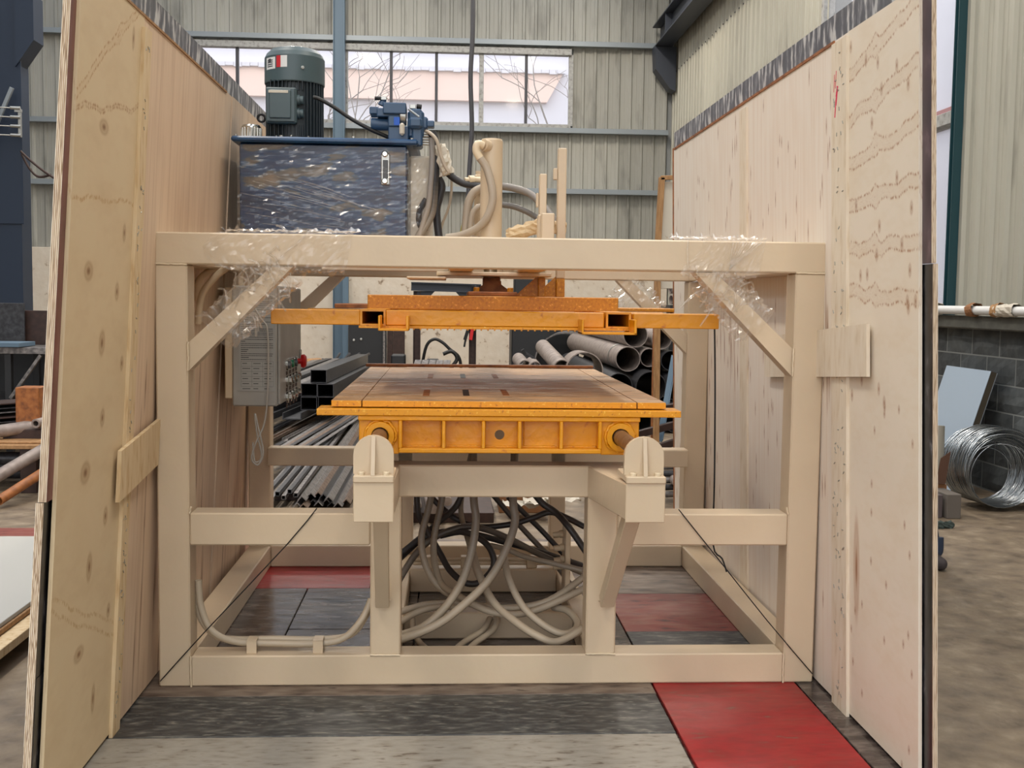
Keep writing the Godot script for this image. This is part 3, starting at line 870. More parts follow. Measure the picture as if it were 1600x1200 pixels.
# ---------------------------------------------------------------- the press
func press_frame():
	var o = root("press_frame", "cream-painted welded steel frame of the press, standing between the crate sides", "machine frame")
	var c = M.cream
	var fb = 0.005
	put(B(0, 2.4, 1.52, 1.632, -0.112, 0, fb), "top_beam", c, o)
	put(B(0, 2.4, 1.52, 1.632, -1.917, -1.805, fb), "top_beam", c, o)
	for s in [0.0, 2.288]:
		put(B(s, s + 0.112, 1.52, 1.632, -1.804, -0.113, fb), "side_beam", c, o)
		put(B(s, s + 0.112, 0, 1.519, -0.112, 0, fb), "upright", c, o)
		put(B(s, s + 0.112, 0, 1.519, -1.917, -1.805, fb), "upright", c, o)
		put(B(s, s + 0.112, 0, 0.112, -1.804, -0.113, fb), "side_rail", c, o)
	put(B(0.113, 2.287, 0, 0.112, -0.112, -0.001, fb), "bottom_rail", c, o)
	put(B(0.113, 2.287, 0, 0.112, -1.917, -1.805, fb), "bottom_rail", c, o)
	put(B(0.113, 0.755, 0.518, 0.635, -0.112, 0.0, fb), "mid_rail", c, o)
	put(B(1.656, 2.287, 0.518, 0.635, -0.112, 0.0, fb), "mid_rail", c, o)
	put(B(0.113, 2.287, 0.55, 0.642, -1.80, -1.70, fb), "mid_rail", c, o)
	for x in [0.756, 1.545]:
		put(B(x, x + 0.11, 0.1125, 0.70, -0.112, 0.0, fb), "post", c, o)
		put(B(x + 0.02, x + 0.10, 0.1125, 0.82, -1.80, -1.70, fb), "post", c, o)
		put(B(x + 0.02, x + 0.10, 0.0, 0.09, -1.70, -0.113, fb), "inner_rail", c, o)
	put(B(0.74, 1.70, 0.695, 0.811, -0.113, -0.001, fb), "cross_beam", c, o)
	put(B(0.70, 1.75, 0.70, 0.83, -1.69, -1.58, fb), "cross_beam", c, o)
	put(B(0.857, 1.564, 0.0, 0.112, -0.66, -0.55, fb), "cross_rail", c, o)
	put(B(0.857, 1.564, 0.0, 0.112, -1.40, -1.29, fb), "cross_rail", c, o)
	for s in [[0.802, 0.806], [1.600, 1.648]]:
		var st := S()
		bar(st, Vector3(s[0], 0.752, -0.02), Vector3(s[1], 0.785, 0.585), 0.117, 0.117, fb)
		var arm = put(st, "arm", c, o)
		st = S()
		bar(st, Vector3(s[1], 0.785, 0.585), Vector3(s[1], 0.785, 0.592), 0.124, 0.126, 0.003)
		put(st, "end_plate", c, arm)
		put(B(s[1] - 0.062, s[1] + 0.062, 0.846, 0.868, 0.42, 0.60), "base_plate", c, o)
		st = S()
		var poly = [Vector2(-0.062, 0.0), Vector2(0.062, 0.0)]
		for i in 13:
			var a = PI * i / 12.0
			poly.append(Vector2(cos(a) * 0.062, 0.062 + sin(a) * 0.058))
		prism(st, Transform3D(Basis(), Vector3(s[1] - 0.002, 0.868, 0.545)), poly, 0.02)
		put(st, "rod_plate", c, o)
		st = S()
		prism(st, Transform3D(Basis(Vector3(0, 0, 1), Vector3.UP, Vector3(-1, 0, 0)), Vector3(s[1] + 0.004, 0.868, 0.565)), [Vector2(0, 0), Vector2(0.034, 0), Vector2(0.006, 0.116), Vector2(0, 0.116)], 0.012)
		put(st, "rib", c, o)
		for k in [-0.038, 0.038]:
			st = S()
			bolt(st, Vector3(s[1] + k, 0.868, 0.582), Vector3.UP, 0.011, 0.01)
			put(st, "bolt", M.bead, o)
		st = S()
		rod(st, Vector3(s[0] - 0.006 if s[0] < 1 else 1.64, 0.932, 0.546), Vector3(s[0] - 0.006 if s[0] < 1 else 1.64, 0.932, -1.75), 0.027, 24)
		put(st, "guide_rod", M.bare, o)
		st = S()
		bar(st, Vector3(s[0] if s[0] < 1 else 1.617, 0.315, 0.02), Vector3(s[0] + 0.018 if s[0] < 1 else 1.633, 0.722, 0.44), 0.05, 0.05, 0.003)
		put(st, "strut", c, o)
		put(B(s[0] - 0.05, s[0] + 0.05, 0.83, 0.90, -1.68, -1.60), "rod_support", c, o)
	# corner braces, front and back
	for q in [[0.113, 1.195, 0.44, 1.518, -0.056, 1], [2.287, 1.195, 1.96, 1.518, -0.056, -1], [0.113, 1.19, 0.45, 1.518, -1.86, 1], [2.287, 1.19, 1.95, 1.518, -1.86, -1]]:
		var st := S()
		var h = 0.05
		prism(st, Transform3D(Basis(), Vector3(0, 0, q[4] - 0.04)), [Vector2(q[0], q[1] - h), Vector2(q[2] + h * q[5] * 0.8, q[3]), Vector2(q[2] - h * q[5] * 0.7, q[3]), Vector2(q[0], q[1] + h)], 0.085)
		put(st, "brace", c, o)
	# beams over the platen that carry the cylinder, and its mounting plate
	for x in [1.03, 1.31]:
		put(B(x, x + 0.1, 1.525, 1.628, -1.804, -0.113, fb), "carrier_beam", c, o)
	put(B(0.98, 1.46, 1.508, 1.524, -1.15, -0.65), "mounting_plate", c, o)
	put(B(0.86, 1.02, 1.49, 1.50, -0.9, -0.55), "mounting_plate", c, o)
	put(B(0.45, 1.03, 1.535, 1.57, -1.2, -1.15), "tie_bar", c, o)
	var st := S()
	for q in [[0.0, 1.52, 0.112, 1.52], [2.288, 1.52, 2.4, 1.52], [0.113, 0.0, 0.113, 0.112], [2.287, 0.0, 2.287, 0.112], [0.756, 0.113, 0.866, 0.113], [1.545, 0.113, 1.655, 0.113], [0.113, 1.145, 0.113, 1.245], [2.287, 1.145, 2.287, 1.245], [0.113, 0.635, 0.12, 0.66], [2.287, 0.635, 2.28, 0.66], [0.775, 0.318, 0.83, 0.318], [1.59, 0.315, 1.645, 0.315]]:
		weld(st, Vector3(q[0], q[1], 0.001), Vector3(q[2], q[3], 0.001), 0.004)
	put(st, "weld_beads", M.bead, o).set_meta("kind", "stuff")
	# hose clips on the bottom rail
	for x in [0.325, 0.565]:
		st = S()
		box(st, Vector3(x - 0.018, 0.112, -0.03), Vector3(x + 0.018, 0.16, -0.026), 0.001)
		box(st, Vector3(x - 0.018, 0.157, -0.085), Vector3(x + 0.018, 0.161, -0.026), 0.001)
		box(st, Vector3(x - 0.018, 0.112, -0.085), Vector3(x + 0.018, 0.16, -0.081), 0.001)
		put(st, "hose_clip", c, o)
	# cords tied to the frame
	solo(hose(S(), [Vector3(0.006, 0.024, 0.01), Vector3(0.161, 0.199, 0.006), Vector3(0.458, 0.522, 0.006), Vector3(0.565, 0.654, 0.004)], 0.0022, 5, 2), "cord", M.black, "thin black cord slanting up from the frame's lower left corner", "cord")
	solo(hose(S(), [Vector3(2.395, 0.036, 0.01), Vector3(2.218, 0.239, 0.006), Vector3(2.044, 0.451, 0.006), Vector3(1.878, 0.653, 0.004)], 0.0022, 5, 2), "cord", M.black, "thin black cord slanting up from the frame's lower right corner", "cord")
	solo(hose(S(), [Vector3(2.126, 1.335, -0.55), Vector3(2.136, 1.071, -0.55), Vector3(2.144, 0.669, -0.55), Vector3(2.146, 0.399, -0.55), Vector3(2.173, 0.351, -0.5), Vector3(2.18, 0.309, -0.45)], 0.0035, 6, 4), "cord", M.black, "black cord hanging down in front of the right crate side", "cord")

func table_carriage():
	rng.seed = 9
	var o = root("table_carriage", "yellow press table on guide rods with a worn rusty top", "press table")
	var y = M.yellow
	for q in [[0.625, 0.729, 0.627, 0.731], [0.733, 1.70, 0.733, 1.712], [1.704, 1.805, 1.716, 1.80]]:
		var st := S()
		prism(st, Transform3D(Basis(Vector3(1, 0, 0), Vector3(0, 0, -1), Vector3(0, 1, 0)), Vector3(0, 1.03, 0)), [Vector2(q[0], -0.085), Vector2(q[1], -0.085), Vector2(q[3], 1.83), Vector2(q[2], 1.83)], 0.022)
		put(st, "top_plate", M.table, o)
		st = S()
		box(st, Vector3(q[0], 1.030, 0.0852), Vector3(q[1], 1.0515, 0.089), 0.001)
		put(st, "plate_edge", M.yellow_edge, o)
	for q in [[0.95, -0.22], [1.1, -0.24], [1.25, -0.26], [0.95, -1.15], [1.1, -1.17], [1.25, -1.18]]:
		var st := S()
		box(st, Vector3(q[0] - 0.012, 1.0521, q[1] - 0.16), Vector3(q[0] + 0.012, 1.0535, q[1] + 0.1), 0.0004)
		put(st, "slot", M.black if absf(q[0] - 1.1) < 0.01 else M.rust, o)
	put(B(0.60, 1.80, 1.052, 1.067, -1.90, -1.86), "rear_ledge", M.rust, o)
	put(B(0.578, 1.853, 1.003, 1.026, 0.0, 0.125, 0.002), "flange", M.yellow_edge, o)
	put(B(0.72, 1.71, 0.985, 1.003, 0.0, 0.118), "apron_top", y, o)
	put(B(0.862, 1.573, 0.872, 0.888, 0.0, 0.12), "apron_bottom", y, o)
	# the recessed web with its round hole
	var st := S()
	for side in [-1.0, 1.0]:
		var poly = [Vector2(1.216, 0.885), Vector2(1.216 + side * 0.357, 0.885), Vector2(1.216 + side * 0.357, 0.988), Vector2(1.216, 0.988)]
		for i in 13:
			var a = PI / 2 - PI * i / 12.0
			poly.append(Vector2(1.216 + side * cos(a) * 0.0175, 0.931 + sin(a) * 0.0175))
		prism(st, Transform3D(Basis(), Vector3(0, 0, 0.045)), poly, 0.015)
	put(st, "web", y, o)
	for x in [0.867, 1.018, 1.157, 1.284, 1.431, 1.568]:
		put(B(x - 0.006, x + 0.006, 0.888, 0.985, 0.06, 0.118, 0.002), "rib", y, o)
	for s in [[0.722, 0.862, 0.797], [1.573, 1.709, 1.64]]:
		put(B(s[0], s[1], 0.866, 0.990, -0.02, 0.10), "bearing_block", y, o)
		put(pipe(S(), Vector3(s[2], 0.932, 0.095), Vector3(s[2], 0.932, 0.128), 0.049, 0.018, 32), "bushing", y, o)
		st = S()
		var ringp = []
		for i in 41:
			var a = TAU * i / 40.0
			ringp.append(Vector3(s[2] + cos(a) * 0.052, 0.932 + sin(a) * 0.052, 0.104) + Vector3(rng.randf_range(-1, 1), rng.randf_range(-1, 1), 0) * 0.003)
		hose(st, ringp, 0.006, 6, 1)
		put(st, "weld_ring", M.yellow_edge, o)
		put(B(s[0] + 0.01, s[1] - 0.01, 0.87, 0.98, -1.75, -1.60), "bearing_block", y, o)
	for x in [0.74, 1.62]:
		put(B(x, x + 0.07, 0.985, 1.03, -1.80, -0.01), "bearer", y, o)
	st = S()
	for x in [0.862, 1.018, 1.157, 1.284, 1.431]:
		weld(st, Vector3(x + 0.01, 0.889, 0.062), Vector3(x + 0.13, 0.889, 0.062), 0.004)
		weld(st, Vector3(x + 0.145, 0.89, 0.062), Vector3(x + 0.145, 0.98, 0.062), 0.003)
	put(st, "weld_beads", M.yellow_edge, o).set_meta("kind", "stuff")

func upper_platen():
	var o = root("upper_platen", "yellow upper platen with open tube ends under the top beam", "platen")
	var y = M.yellow
	for q in [[0.379, 0.705], [0.80, 1.612], [1.722, 2.047]]:
		put(B(q[0], q[1], 1.310, 1.366, -0.25, -0.15), "bar", y, o)
	for x in [0.752, 1.666]:
		var st := S()
		rect_tube(st, Vector3(x, 1.338, -0.15), Vector3(x, 1.338, -1.3), 0.094, 0.062, 0.008)
		put(st, "open_tube", y, o)
	for q in [[0.779, 0.888, 1.293], [1.514, 1.716, 1.288]]:
		var st := S()
		box(st, Vector3(q[0], q[2], -0.15), Vector3(q[1], q[2] + 0.008, -0.03), 0.002)
		box(st, Vector3(q[0], q[2], -0.15), Vector3(q[0] + 0.008, q[2] + 0.055, -0.03), 0.002)
		box(st, Vector3(q[1] - 0.010, q[2], -0.15), Vector3(q[1], q[2] + 0.055, -0.03), 0.002)
		put(st, "bracket", y, o)
	var st := S()
	box(st, Vector3(0.70, 1.299, -1.3), Vector3(1.72, 1.309, -0.15), 0.001)
	put(st, "press_plate", M.yellow_edge, o)
	st = S()
	for i in 30:
		box(st, Vector3(0.80 + i * 0.025, 1.294, -0.152), Vector3(0.806 + i * 0.025, 1.300, -0.147), 0.0005)
	put(st, "edge_notches", M.orange, o)
	put(B(0.707, 1.718, 1.366, 1.424, -0.60, -0.50), "cross_bar", M.orange, o)
	put(B(0.55, 0.95, 1.366, 1.385, -1.15, -0.75), "top_strip", M.rust, o)
	put(B(1.55, 2.0, 1.366, 1.382, -1.0, -0.75), "top_strip", M.orange, o)
	put(B(0.38, 2.04, 1.310, 1.36, -1.3, -1.2), "bar", M.orange, o)
	# clevis under the cylinder rod
	put(B(1.11, 1.31, 1.425, 1.442, -1.0, -0.55), "clevis_plate", M.rust, o)
	st = S()
	prism(st, Transform3D(Basis(), Vector3(0, 0, -0.80)), [Vector2(1.13, 1.442), Vector2(1.30, 1.442), Vector2(1.255, 1.475), Vector2(1.255, 1.49), Vector2(1.18, 1.49), Vector2(1.18, 1.475)], 0.02)
	put(st, "gusset", M.rust, o)
	put(B(1.18, 1.255, 1.442, 1.507, -0.96, -0.86), "clevis", M.rust, o)
	for x in [1.145, 1.285]:
		st = S()
		bolt(st, Vector3(x, 1.442, -0.62), Vector3.UP, 0.014, 0.018)
		put(st, "bolt", M.orange, o)
	# two guide bars with gusset plates
	for q in [[1.409, 1.439, 1.94, -0.72, 1.34], [1.498, 1.535, 2.066, -0.85, 1.40]]:
		put(B(q[0], q[1], 1.424, 1.505, q[3] - 0.05, q[3]), "guide_bar", M.orange, o, "orange lower end")
		put(B(q[0], q[1], 1.506, q[2], q[3] - 0.05, q[3]), "guide_bar", M.cream, o, "cream upper length")
		st = S()
		prism(st, Transform3D(Basis(), Vector3(0, 0, q[3] - 0.03)), [Vector2(q[0] - 0.1, 1.424), Vector2(q[0], 1.424), Vector2(q[0], 1.515)], 0.01)
		put(st, "gusset", M.orange, o)
	put(B(1.395, 1.405, 1.80, 1.86, -0.74, -0.72), "lug", M.cream, o)
	put(B(1.478, 1.496, 1.93, 1.98, -0.87, -0.85), "lug", M.cream, o)

func cylinder_and_lines():
	var o = root("hydraulic_cylinder", "tall cream hydraulic cylinder standing on the top of the frame", "cylinder")
	put(lathe(S(), Vector3(1.213, 1.632, -0.92), Vector3(1.213, 2.106, -0.92), [[0.0001, 0.0], [0.058, 0.0], [0.058, 0.02], [0.048, 0.021], [0.048, 0.466], [0.044, 0.474], [0.0001, 0.474]], 32), "barrel", M.cream, o)
	put(rod(S(), Vector3(1.213, 1.50, -0.92), Vector3(1.213, 1.631, -0.92), 0.03, 20), "rod", M.chrome, o)
	put(B(1.10, 1.33, 1.606, 1.632, -1.03, -0.81), "flange", M.cream, o)
	put(lathe(S(), Vector3(1.212, 2.072, -0.9), Vector3(1.169, 2.074, -0.86), [[0.0001, 0.0], [0.022, 0.0], [0.022, 0.02], [0.026, 0.022], [0.026, 0.05], [0.0001, 0.05]], 16), "port", M.cream, o)
	put(hose(S(), [Vector3(1.174, 2.071, -0.86), Vector3(1.149, 2.075, -0.85), Vector3(1.144, 2.045, -0.85), Vector3(1.161, 2.015, -0.85)], 0.017, 10, 4), "elbow", M.bead, o)
	var v = root("hydraulic_valve", "small cream check valve and fittings behind the tall cylinder", "valve")
	put(lathe(S(), Vector3(1.175, 1.705, -1.25), Vector3(1.172, 2.007, -1.25), [[0.0001, 0.0], [0.028, 0.0], [0.028, 0.28], [0.022, 0.284], [0.022, 0.3], [0.0001, 0.3]], 20), "body", M.cream, v)
	put(lathe(S(), Vector3(1.172, 1.962, -1.22), Vector3(1.103, 1.959, -1.2), [[0.0001, 0.0], [0.016, 0.0], [0.016, 0.03], [0.021, 0.031], [0.021, 0.055], [0.012, 0.056], [0.012, 0.075], [0.0001, 0.075]], 12), "fitting", M.bead, v)
	var guard = root("stop_block", "cream steel stop block and wrapped fittings beside the guide bars", "block")
	put(B(1.410, 1.462, 1.632, 1.767, -0.66, -0.6), "plate", M.cream, guard)
	put(B(1.399, 1.420, 1.632, 1.765, -0.72, -0.661), "plate", M.cream, guard)
	put(crumple(S(), Vector3(1.289, 1.696, -0.95), Vector3(1.426, 1.734, -0.9), 0.02, 0.016), "wrapped_fitting", M.batten, guard)
	put(crumple(S(), Vector3(1.49, 1.729, -0.9), Vector3(1.541, 1.725, -0.9), 0.02, 0.012), "wrapped_fitting", M.batten, guard)
	var dark = Color(0.03, 0.03, 0.032)
	var beige = Color(0.42, 0.35, 0.27)
	var grey = Color(0.24, 0.22, 0.20)
	for q in [
		[[Vector3(1.161, 2.015, -0.85), Vector3(1.189, 1.973, -0.85), Vector3(1.211, 1.896, -0.84), Vector3(1.215, 1.828, -0.84), Vector3(1.191, 1.76, -0.85), Vector3(1.145, 1.714, -0.88), Vector3(1.077, 1.688, -0.92), Vector3(1.021, 1.68, -0.95)], 0.017, beige, beige, "cream hose curving down from the top of the cylinder"],
		[[Vector3(1.185, 1.921, -1.15), Vector3(1.141, 1.897, -1.15), Vector3(1.116, 1.844, -1.15), Vector3(1.108, 1.765, -1.15), Vector3(1.1, 1.687, -1.15)], 0.019, beige, beige, "cream hose looping behind the left side of the cylinder"],
		[[Vector3(1.185, 1.837, -1.12), Vector3(1.156, 1.825, -1.12), Vector3(1.136, 1.796, -1.12), Vector3(1.128, 1.743, -1.12), Vector3(1.131, 1.686, -1.12)], 0.014, beige, beige, "thin cream hose arching low behind the cylinder"],
		[[Vector3(1.024, 1.987, -1.2), Vector3(1.053, 1.964, -1.2), Vector3(1.101, 1.941, -1.2), Vector3(1.151, 1.934, -1.2), Vector3(1.195, 1.927, -1.18), Vector3(1.252, 1.925, -1.15)], 0.0165, dark, dark, "black hose running from the wrapped manifold behind the cylinder"],
		[[Vector3(1.268, 1.923, -1.1), Vector3(1.323, 1.915, -1.1), Vector3(1.396, 1.891, -1.1), Vector3(1.457, 1.83, -1.05), Vector3(1.499, 1.762, -1), Vector3(1.517, 1.714, -1)], 0.0165, grey, grey, "grey hose arching over to the tall guide bar"],
		[[Vector3(1.269, 1.84, -1.1), Vector3(1.324, 1.832, -1.1), Vector3(1.383, 1.81, -1.1), Vector3(1.433, 1.782, -1.1), Vector3(1.487, 1.745, -1.05)], 0.013, dark, grey, "dark hose below the arched grey hose"],
		[[Vector3(0.947, 2.164, -1.13), Vector3(0.962, 2.121, -1.13), Vector3(0.965, 2.034, -1.12), Vector3(0.96, 1.919, -1.12), Vector3(0.95, 1.804, -1.12), Vector3(0.916, 1.73, -1.1), Vector3(0.89, 1.683, -1.1)], 0.02, beige, dark, "thick black hose hanging from the pump down the tank end"],
		[[Vector3(0.948, 2.132, -1.09), Vector3(0.951, 2.03, -1.09), Vector3(0.944, 1.916, -1.09), Vector3(0.936, 1.83, -1.09), Vector3(0.916, 1.758, -1.09), Vector3(0.896, 1.683, -1.09)], 0.013, beige, grey, "cream-dusted hose hanging beside the thick black hose"],
		[[Vector3(0.925, 1.865, -1.16), Vector3(0.899, 1.821, -1.16), Vector3(0.891, 1.777, -1.16), Vector3(0.903, 1.736, -1.16), Vector3(0.926, 1.714, -1.16)], 0.014, dark, dark, "black hose loop low beside the tank"],
		[[Vector3(0.977, 1.966, -1.18), Vector3(0.995, 1.926, -1.18), Vector3(0.984, 1.873, -1.18), Vector3(0.972, 1.809, -1.18), Vector3(0.985, 1.686, -1.18)], 0.018, dark, dark, "black hose hanging behind the dusty hoses"],
		[[Vector3(0.924, 2.161, -1.1), Vector3(0.942, 2.149, -1.07), Vector3(0.971, 2.116, -1.05), Vector3(0.989, 2.054, -1.05), Vector3(1.009, 2.004, -1.05), Vector3(1.027, 1.976, -1.05)], 0.008, beige, beige, "thin pale line bending down from the valve block"],
		[[Vector3(1.038, 1.998, -1.3), Vector3(1.039, 1.909, -1.3), Vector3(1.025, 1.834, -1.3), Vector3(0.995, 1.753, -1.3), Vector3(0.99, 1.693, -1.3)], 0.006, beige, beige, "thin tan cable hanging between tank and cylinder"]]:
		solo(hose(S(), q[0], q[1], 10, 6, q[2], q[3], 1.65, 1.95), "hydraulic_hose", M.hose, q[4], "hose")
	solo(crumple(S(), Vector3(0.976, 2.103, -1.12), Vector3(1.018, 1.972, -1.12), 0.022, 0.02), "wrapped_manifold", M.pale_paper, "hose joint wrapped in crumpled dusty film beside the tank", "fitting")
	var yw = hose(S(), [Vector3(1.104, 1.791, -1.3), Vector3(1.095, 1.755, -1.3), Vector3(1.089, 1.713, -1.3)], 0.009, 6, 4)
	solo(yw, "wire", mat(Color(0.78, 0.75, 0.1), 0.5), "short yellow-green wire end by the cylinder foot", "wire")

func power_pack():
	var t = root("oil_tank", "dirty blue hydraulic oil tank on top of the frame, wrapped in film", "tank")
	put(B(0.092, 0.838, 1.634, 2.094, -1.62, -1.1, 0.006), "body", M.tank, t)
	put(B(0.062, 0.888, 2.095, 2.12, -1.66, -1.06, 0.008), "lid", M.blue, t)
	var st := S()
	for x in [0.08, 0.28, 0.6, 0.86]:
		st = S()
		bolt(st, Vector3(x, 2.12, -1.085), Vector3.UP, 0.009, 0.008)
		put(st, "lid_bolt", M.zinc, t)
	var sg = put(B(0.722, 0.762, 1.918, 2.057, -1.1, -1.085, 0.004), "sight_glass", M.zinc, t)
	put(B(0.731, 0.754, 1.946, 2.028, -1.086, -1.082, 0.002), "tube", mat(Color(0.16, 0.15, 0.14), 0.1), sg)
	st = S()
	for y in [243, 284]:
		var p = Vector3(0.74, 1.42 + (462 - y) * 5.07 / 1733.0 - 0.006, -1.086)
		lathe(st, p, p + Vector3(0, 0, 0.012), [[0.014, 0.0], [0.014, 0.008], [0.010, 0.012], [0.0001, 0.012]], 14)
	put(st, "end_nuts", M.chrome, sg)
	st = S()
	crumpled_sheet(st, Vector3(0.085, 1.636, -1.094), Vector3(0.76, 0, 0), Vector3(0, 0.445, 0), Vector3(0, 0, 1), 40, 44, 0.004, 0.016, 0.28)
	put(st, "stretch_film", M.film_thin, t, "shiny creased stretch film")
	st = S()
	rng.seed = 15
	for k in 34:
		var y0 = rng.randf_range(1.65, 1.95)
		var x0 = rng.randf_range(0.09, 0.45)
		var x1 = x0 + rng.randf_range(0.12, 0.38)
		var dy = -0.30 * (x1 - x0) * (y0 - 1.60) / 0.35
		hose(st, [Vector3(x0, y0, -1.088), Vector3((x0 + x1) / 2, y0 + dy * 0.45 + rng.randf_range(-0.004, 0.004), -1.081), Vector3(x1, y0 + dy, -1.088)], 0.0016, 5, 4)
	put(st, "film_folds", M.film, t, "taut folds in the stretch film")
	# filler cap
	var cp = root("filler_cap", "chrome fluted filler cap on the blue tank lid", "cap")
	st = S()
	var c = Vector3(0.128, 2.12, -1.2)
	lathe(st, c, c + Vector3.UP * 0.066, [[0.040, 0.0], [0.044, 0.004], [0.044, 0.058], [0.038, 0.066], [0.0001, 0.066]], 28)
	put(st, "cap_shell", M.chrome, cp)
	st = S()
	for k in 18:
		var a = TAU * k / 18
		rod(st, c + Vector3(cos(a) * 0.044, 0.012, sin(a) * 0.044), c + Vector3(cos(a) * 0.044, 0.052, sin(a) * 0.044), 0.005, 8)
	put(st, "grip_flutes", M.chrome, cp)
	# motor
	var m = root("electric_motor", "dark grey-green electric motor standing on the oil tank", "motor", "", Vector3(0.307, 2.12, -1.33))
	put(lathe(S(), Vector3.ZERO, Vector3(0, 0.3, 0), [[0.0001, 0.0], [0.132, 0.0], [0.132, 0.02], [0.118, 0.022], [0.118, 0.29], [0.0001, 0.29]], 36), "housing", M.motor_dark, m)
	put(lathe(S(), Vector3(0, 0.27, 0), Vector3(0, 0.45, 0), [[0.136, 0.0], [0.138, 0.004], [0.138, 0.118], [0.128, 0.138], [0.108, 0.158], [0.07, 0.168], [0.0001, 0.170]], 40), "fan_cowl", M.motor, m)
	for k in 44:
		var a = TAU * k / 44
		var d = Vector3(cos(a), 0, sin(a))
		if d.z > 0.55 and absf(d.x) < 0.80 and d.x < 0.5:
			continue
		var fin := S()
		box_t(fin, Transform3D(Basis(d, Vector3.UP, d.cross(Vector3.UP)), d * 0.122 + Vector3(0, 0.148, 0)), Vector3(0.022, 0.255, 0.0045), 0.001)
		put(fin, "cooling_fin", M.motor_dark, m)
	st = S()
	for k in 9:
		box(st, Vector3(-0.095 + k * 0.018, 0.23, 0.105), Vector3(-0.091 + k * 0.018, 0.275, 0.128), 0.001)
	for k in 9:
		box(st, Vector3(-0.095 + k * 0.018, 0.02, 0.105), Vector3(-0.091 + k * 0.018, 0.075, 0.125), 0.001)
	put(st, "front_fins", M.motor_dark, m)
	st = S()
	box(st, Vector3(-0.11, 0.075, 0.09), Vector3(0.028, 0.235, 0.158), 0.006)
	prism(st, Transform3D(Basis(), Vector3(0, 0, 0.158)), [Vector2(-0.102, 0.083), Vector2(0.02, 0.083), Vector2(0.02, 0.227), Vector2(-0.102, 0.227)], 0.01)
	box(st, Vector3(-0.092, 0.094, 0.166), Vector3(0.006, 0.222, 0.176), 0.005)
	var tb = put(st, "terminal_box", M.motor, m)
	put(B(-0.094, -0.006, 0.206, 0.218, 0.1755, 0.178, 0.001), "nameplate", M.pale_paper, tb)
	st = S()
	for y in [0.185, 0.125]:
		lathe(st, Vector3(0.028, y, 0.125), Vector3(0.06, y, 0.125), [[0.024, 0.0], [0.024, 0.012], [0.019, 0.013], [0.019, 0.028], [0.0001, 0.028]], 12)
	put(st, "cable_glands", M.motor, tb)
	st = S()
	var lp = []
	for k in 17:
		var a = TAU * k / 16
		lp.append(Vector3(-0.150 + cos(a) * 0.017, 0.115 + sin(a) * 0.017, 0.03))
	hose(st, lp, 0.0055, 7, 1)
	rod(st, Vector3(-0.134, 0.115, 0.03), Vector3(-0.112, 0.115, 0.03), 0.008, 10)
	put(st, "lifting_eye", M.black, m)
	st = S()
	sticker(st, 0.1387, -0.118, -0.072, 0.325, 0.378)
	put(st, "sticker", M.white, m, "white label with printed code")
	st = S()
	sticker(st, 0.1389, -0.066, -0.046, 0.33, 0.382)
	put(st, "sticker", mat(Color(0.75, 0.12, 0.16), 0.5), m, "red half of the printed label")
	st = S()
	sticker(st, 0.1387, -0.046, -0.016, 0.33, 0.382)
	put(st, "sticker", M.white, m, "white half of the printed label")
	st = S()
	for k in 4:
		sticker(st, 0.1391, -0.112, -0.085, 0.335 + k * 0.009, 0.340 + k * 0.009)
	sticker(st, 0.1391, -0.108, -0.094, 0.355, 0.372)
	put(st, "label_print", M.mullion, m)
	st = S()
	bolt(st, Vector3(0.052, 0.33, 0.127), Vector3(0.3, 0, 0.9).normalized(), 0.008, 0.006)
	for k in 5:
		var a = PI * (0.1 + 0.2 * k)
		bolt(st, Vector3(cos(a) * 0.122, 0.02, sin(a) * 0.122), Vector3.UP, 0.008, 0.008)
	put(st, "screws", M.zinc, m)
	solo(hose(S(), [Vector3(0.412, 2.31, -1.16), Vector3(0.438, 2.305, -1.16), Vector3(0.509, 2.267, -1.16), Vector3(0.581, 2.22, -1.16), Vector3(0.668, 2.174, -1.16), Vector3(0.754, 2.141, -1.18)], 0.0095, 8, 6), "motor_cable", M.rubber, "black cable from the motor's terminal box across to the valve block", "cable")
	# pump and valve block
	var p = root("valve_block", "blue-painted hydraulic pump and valve block at the tank's right end", "pump")
	var b = M.pump
	var X = func(x): return 0.666 + (x - 578.0) * 0.00287
	var Y = func(y): return 2.12 + (218.5 - y) * 0.00275
	var bx = func(nm, x0, x1, y0, y1, z0, z1, mt, bev = 0.004): return put(B(X.call(x0), X.call(x1), Y.call(y1), Y.call(y0), z0, z1, bev), nm, mt, p)
	bx.call("manifold", 608, 640, 195, 217, -1.26, -1.12, b)
	bx.call("valve_body", 590, 628, 166, 180, -1.24, -1.12, b)
	bx.call("valve_body", 600, 636, 158, 176, -1.25, -1.10, b)
	bx.call("valve_cap", 578, 592, 163, 175, -1.22, -1.14, b)
	bx.call("manifold", 608, 626, 178, 196, -1.25, -1.11, b)
	put(rod(S(), Vector3(X.call(580), Y.call(190), -1.17), Vector3(X.call(610), Y.call(190), -1.17), 0.028, 18), "solenoid", b, p)
	put(rod(S(), Vector3(X.call(580), Y.call(172), -1.17), Vector3(X.call(605), Y.call(172), -1.17), 0.02, 18), "solenoid", b, p)
	put(lathe(S(), Vector3(X.call(597), Y.call(160), -1.16), Vector3(X.call(602), Y.call(146), -1.16), [[0.02, 0.0], [0.012, 0.03], [0.012, 0.04], [0.0001, 0.04]], 14), "neck", b, p)
	put(rod(S(), Vector3(X.call(586), Y.call(149), -1.15), Vector3(X.call(597), Y.call(149), -1.15), 0.0085, 10), "plug", M.black, p)
	bx.call("plug_nut", 596, 605, 146, 152, -1.17, -1.14, M.zinc, 0.002)
	put(rod(S(), Vector3(X.call(626), Y.call(177), -1.15), Vector3(X.call(636), Y.call(177), -1.15), 0.042, 26), "ring_flange", M.zinc, p)
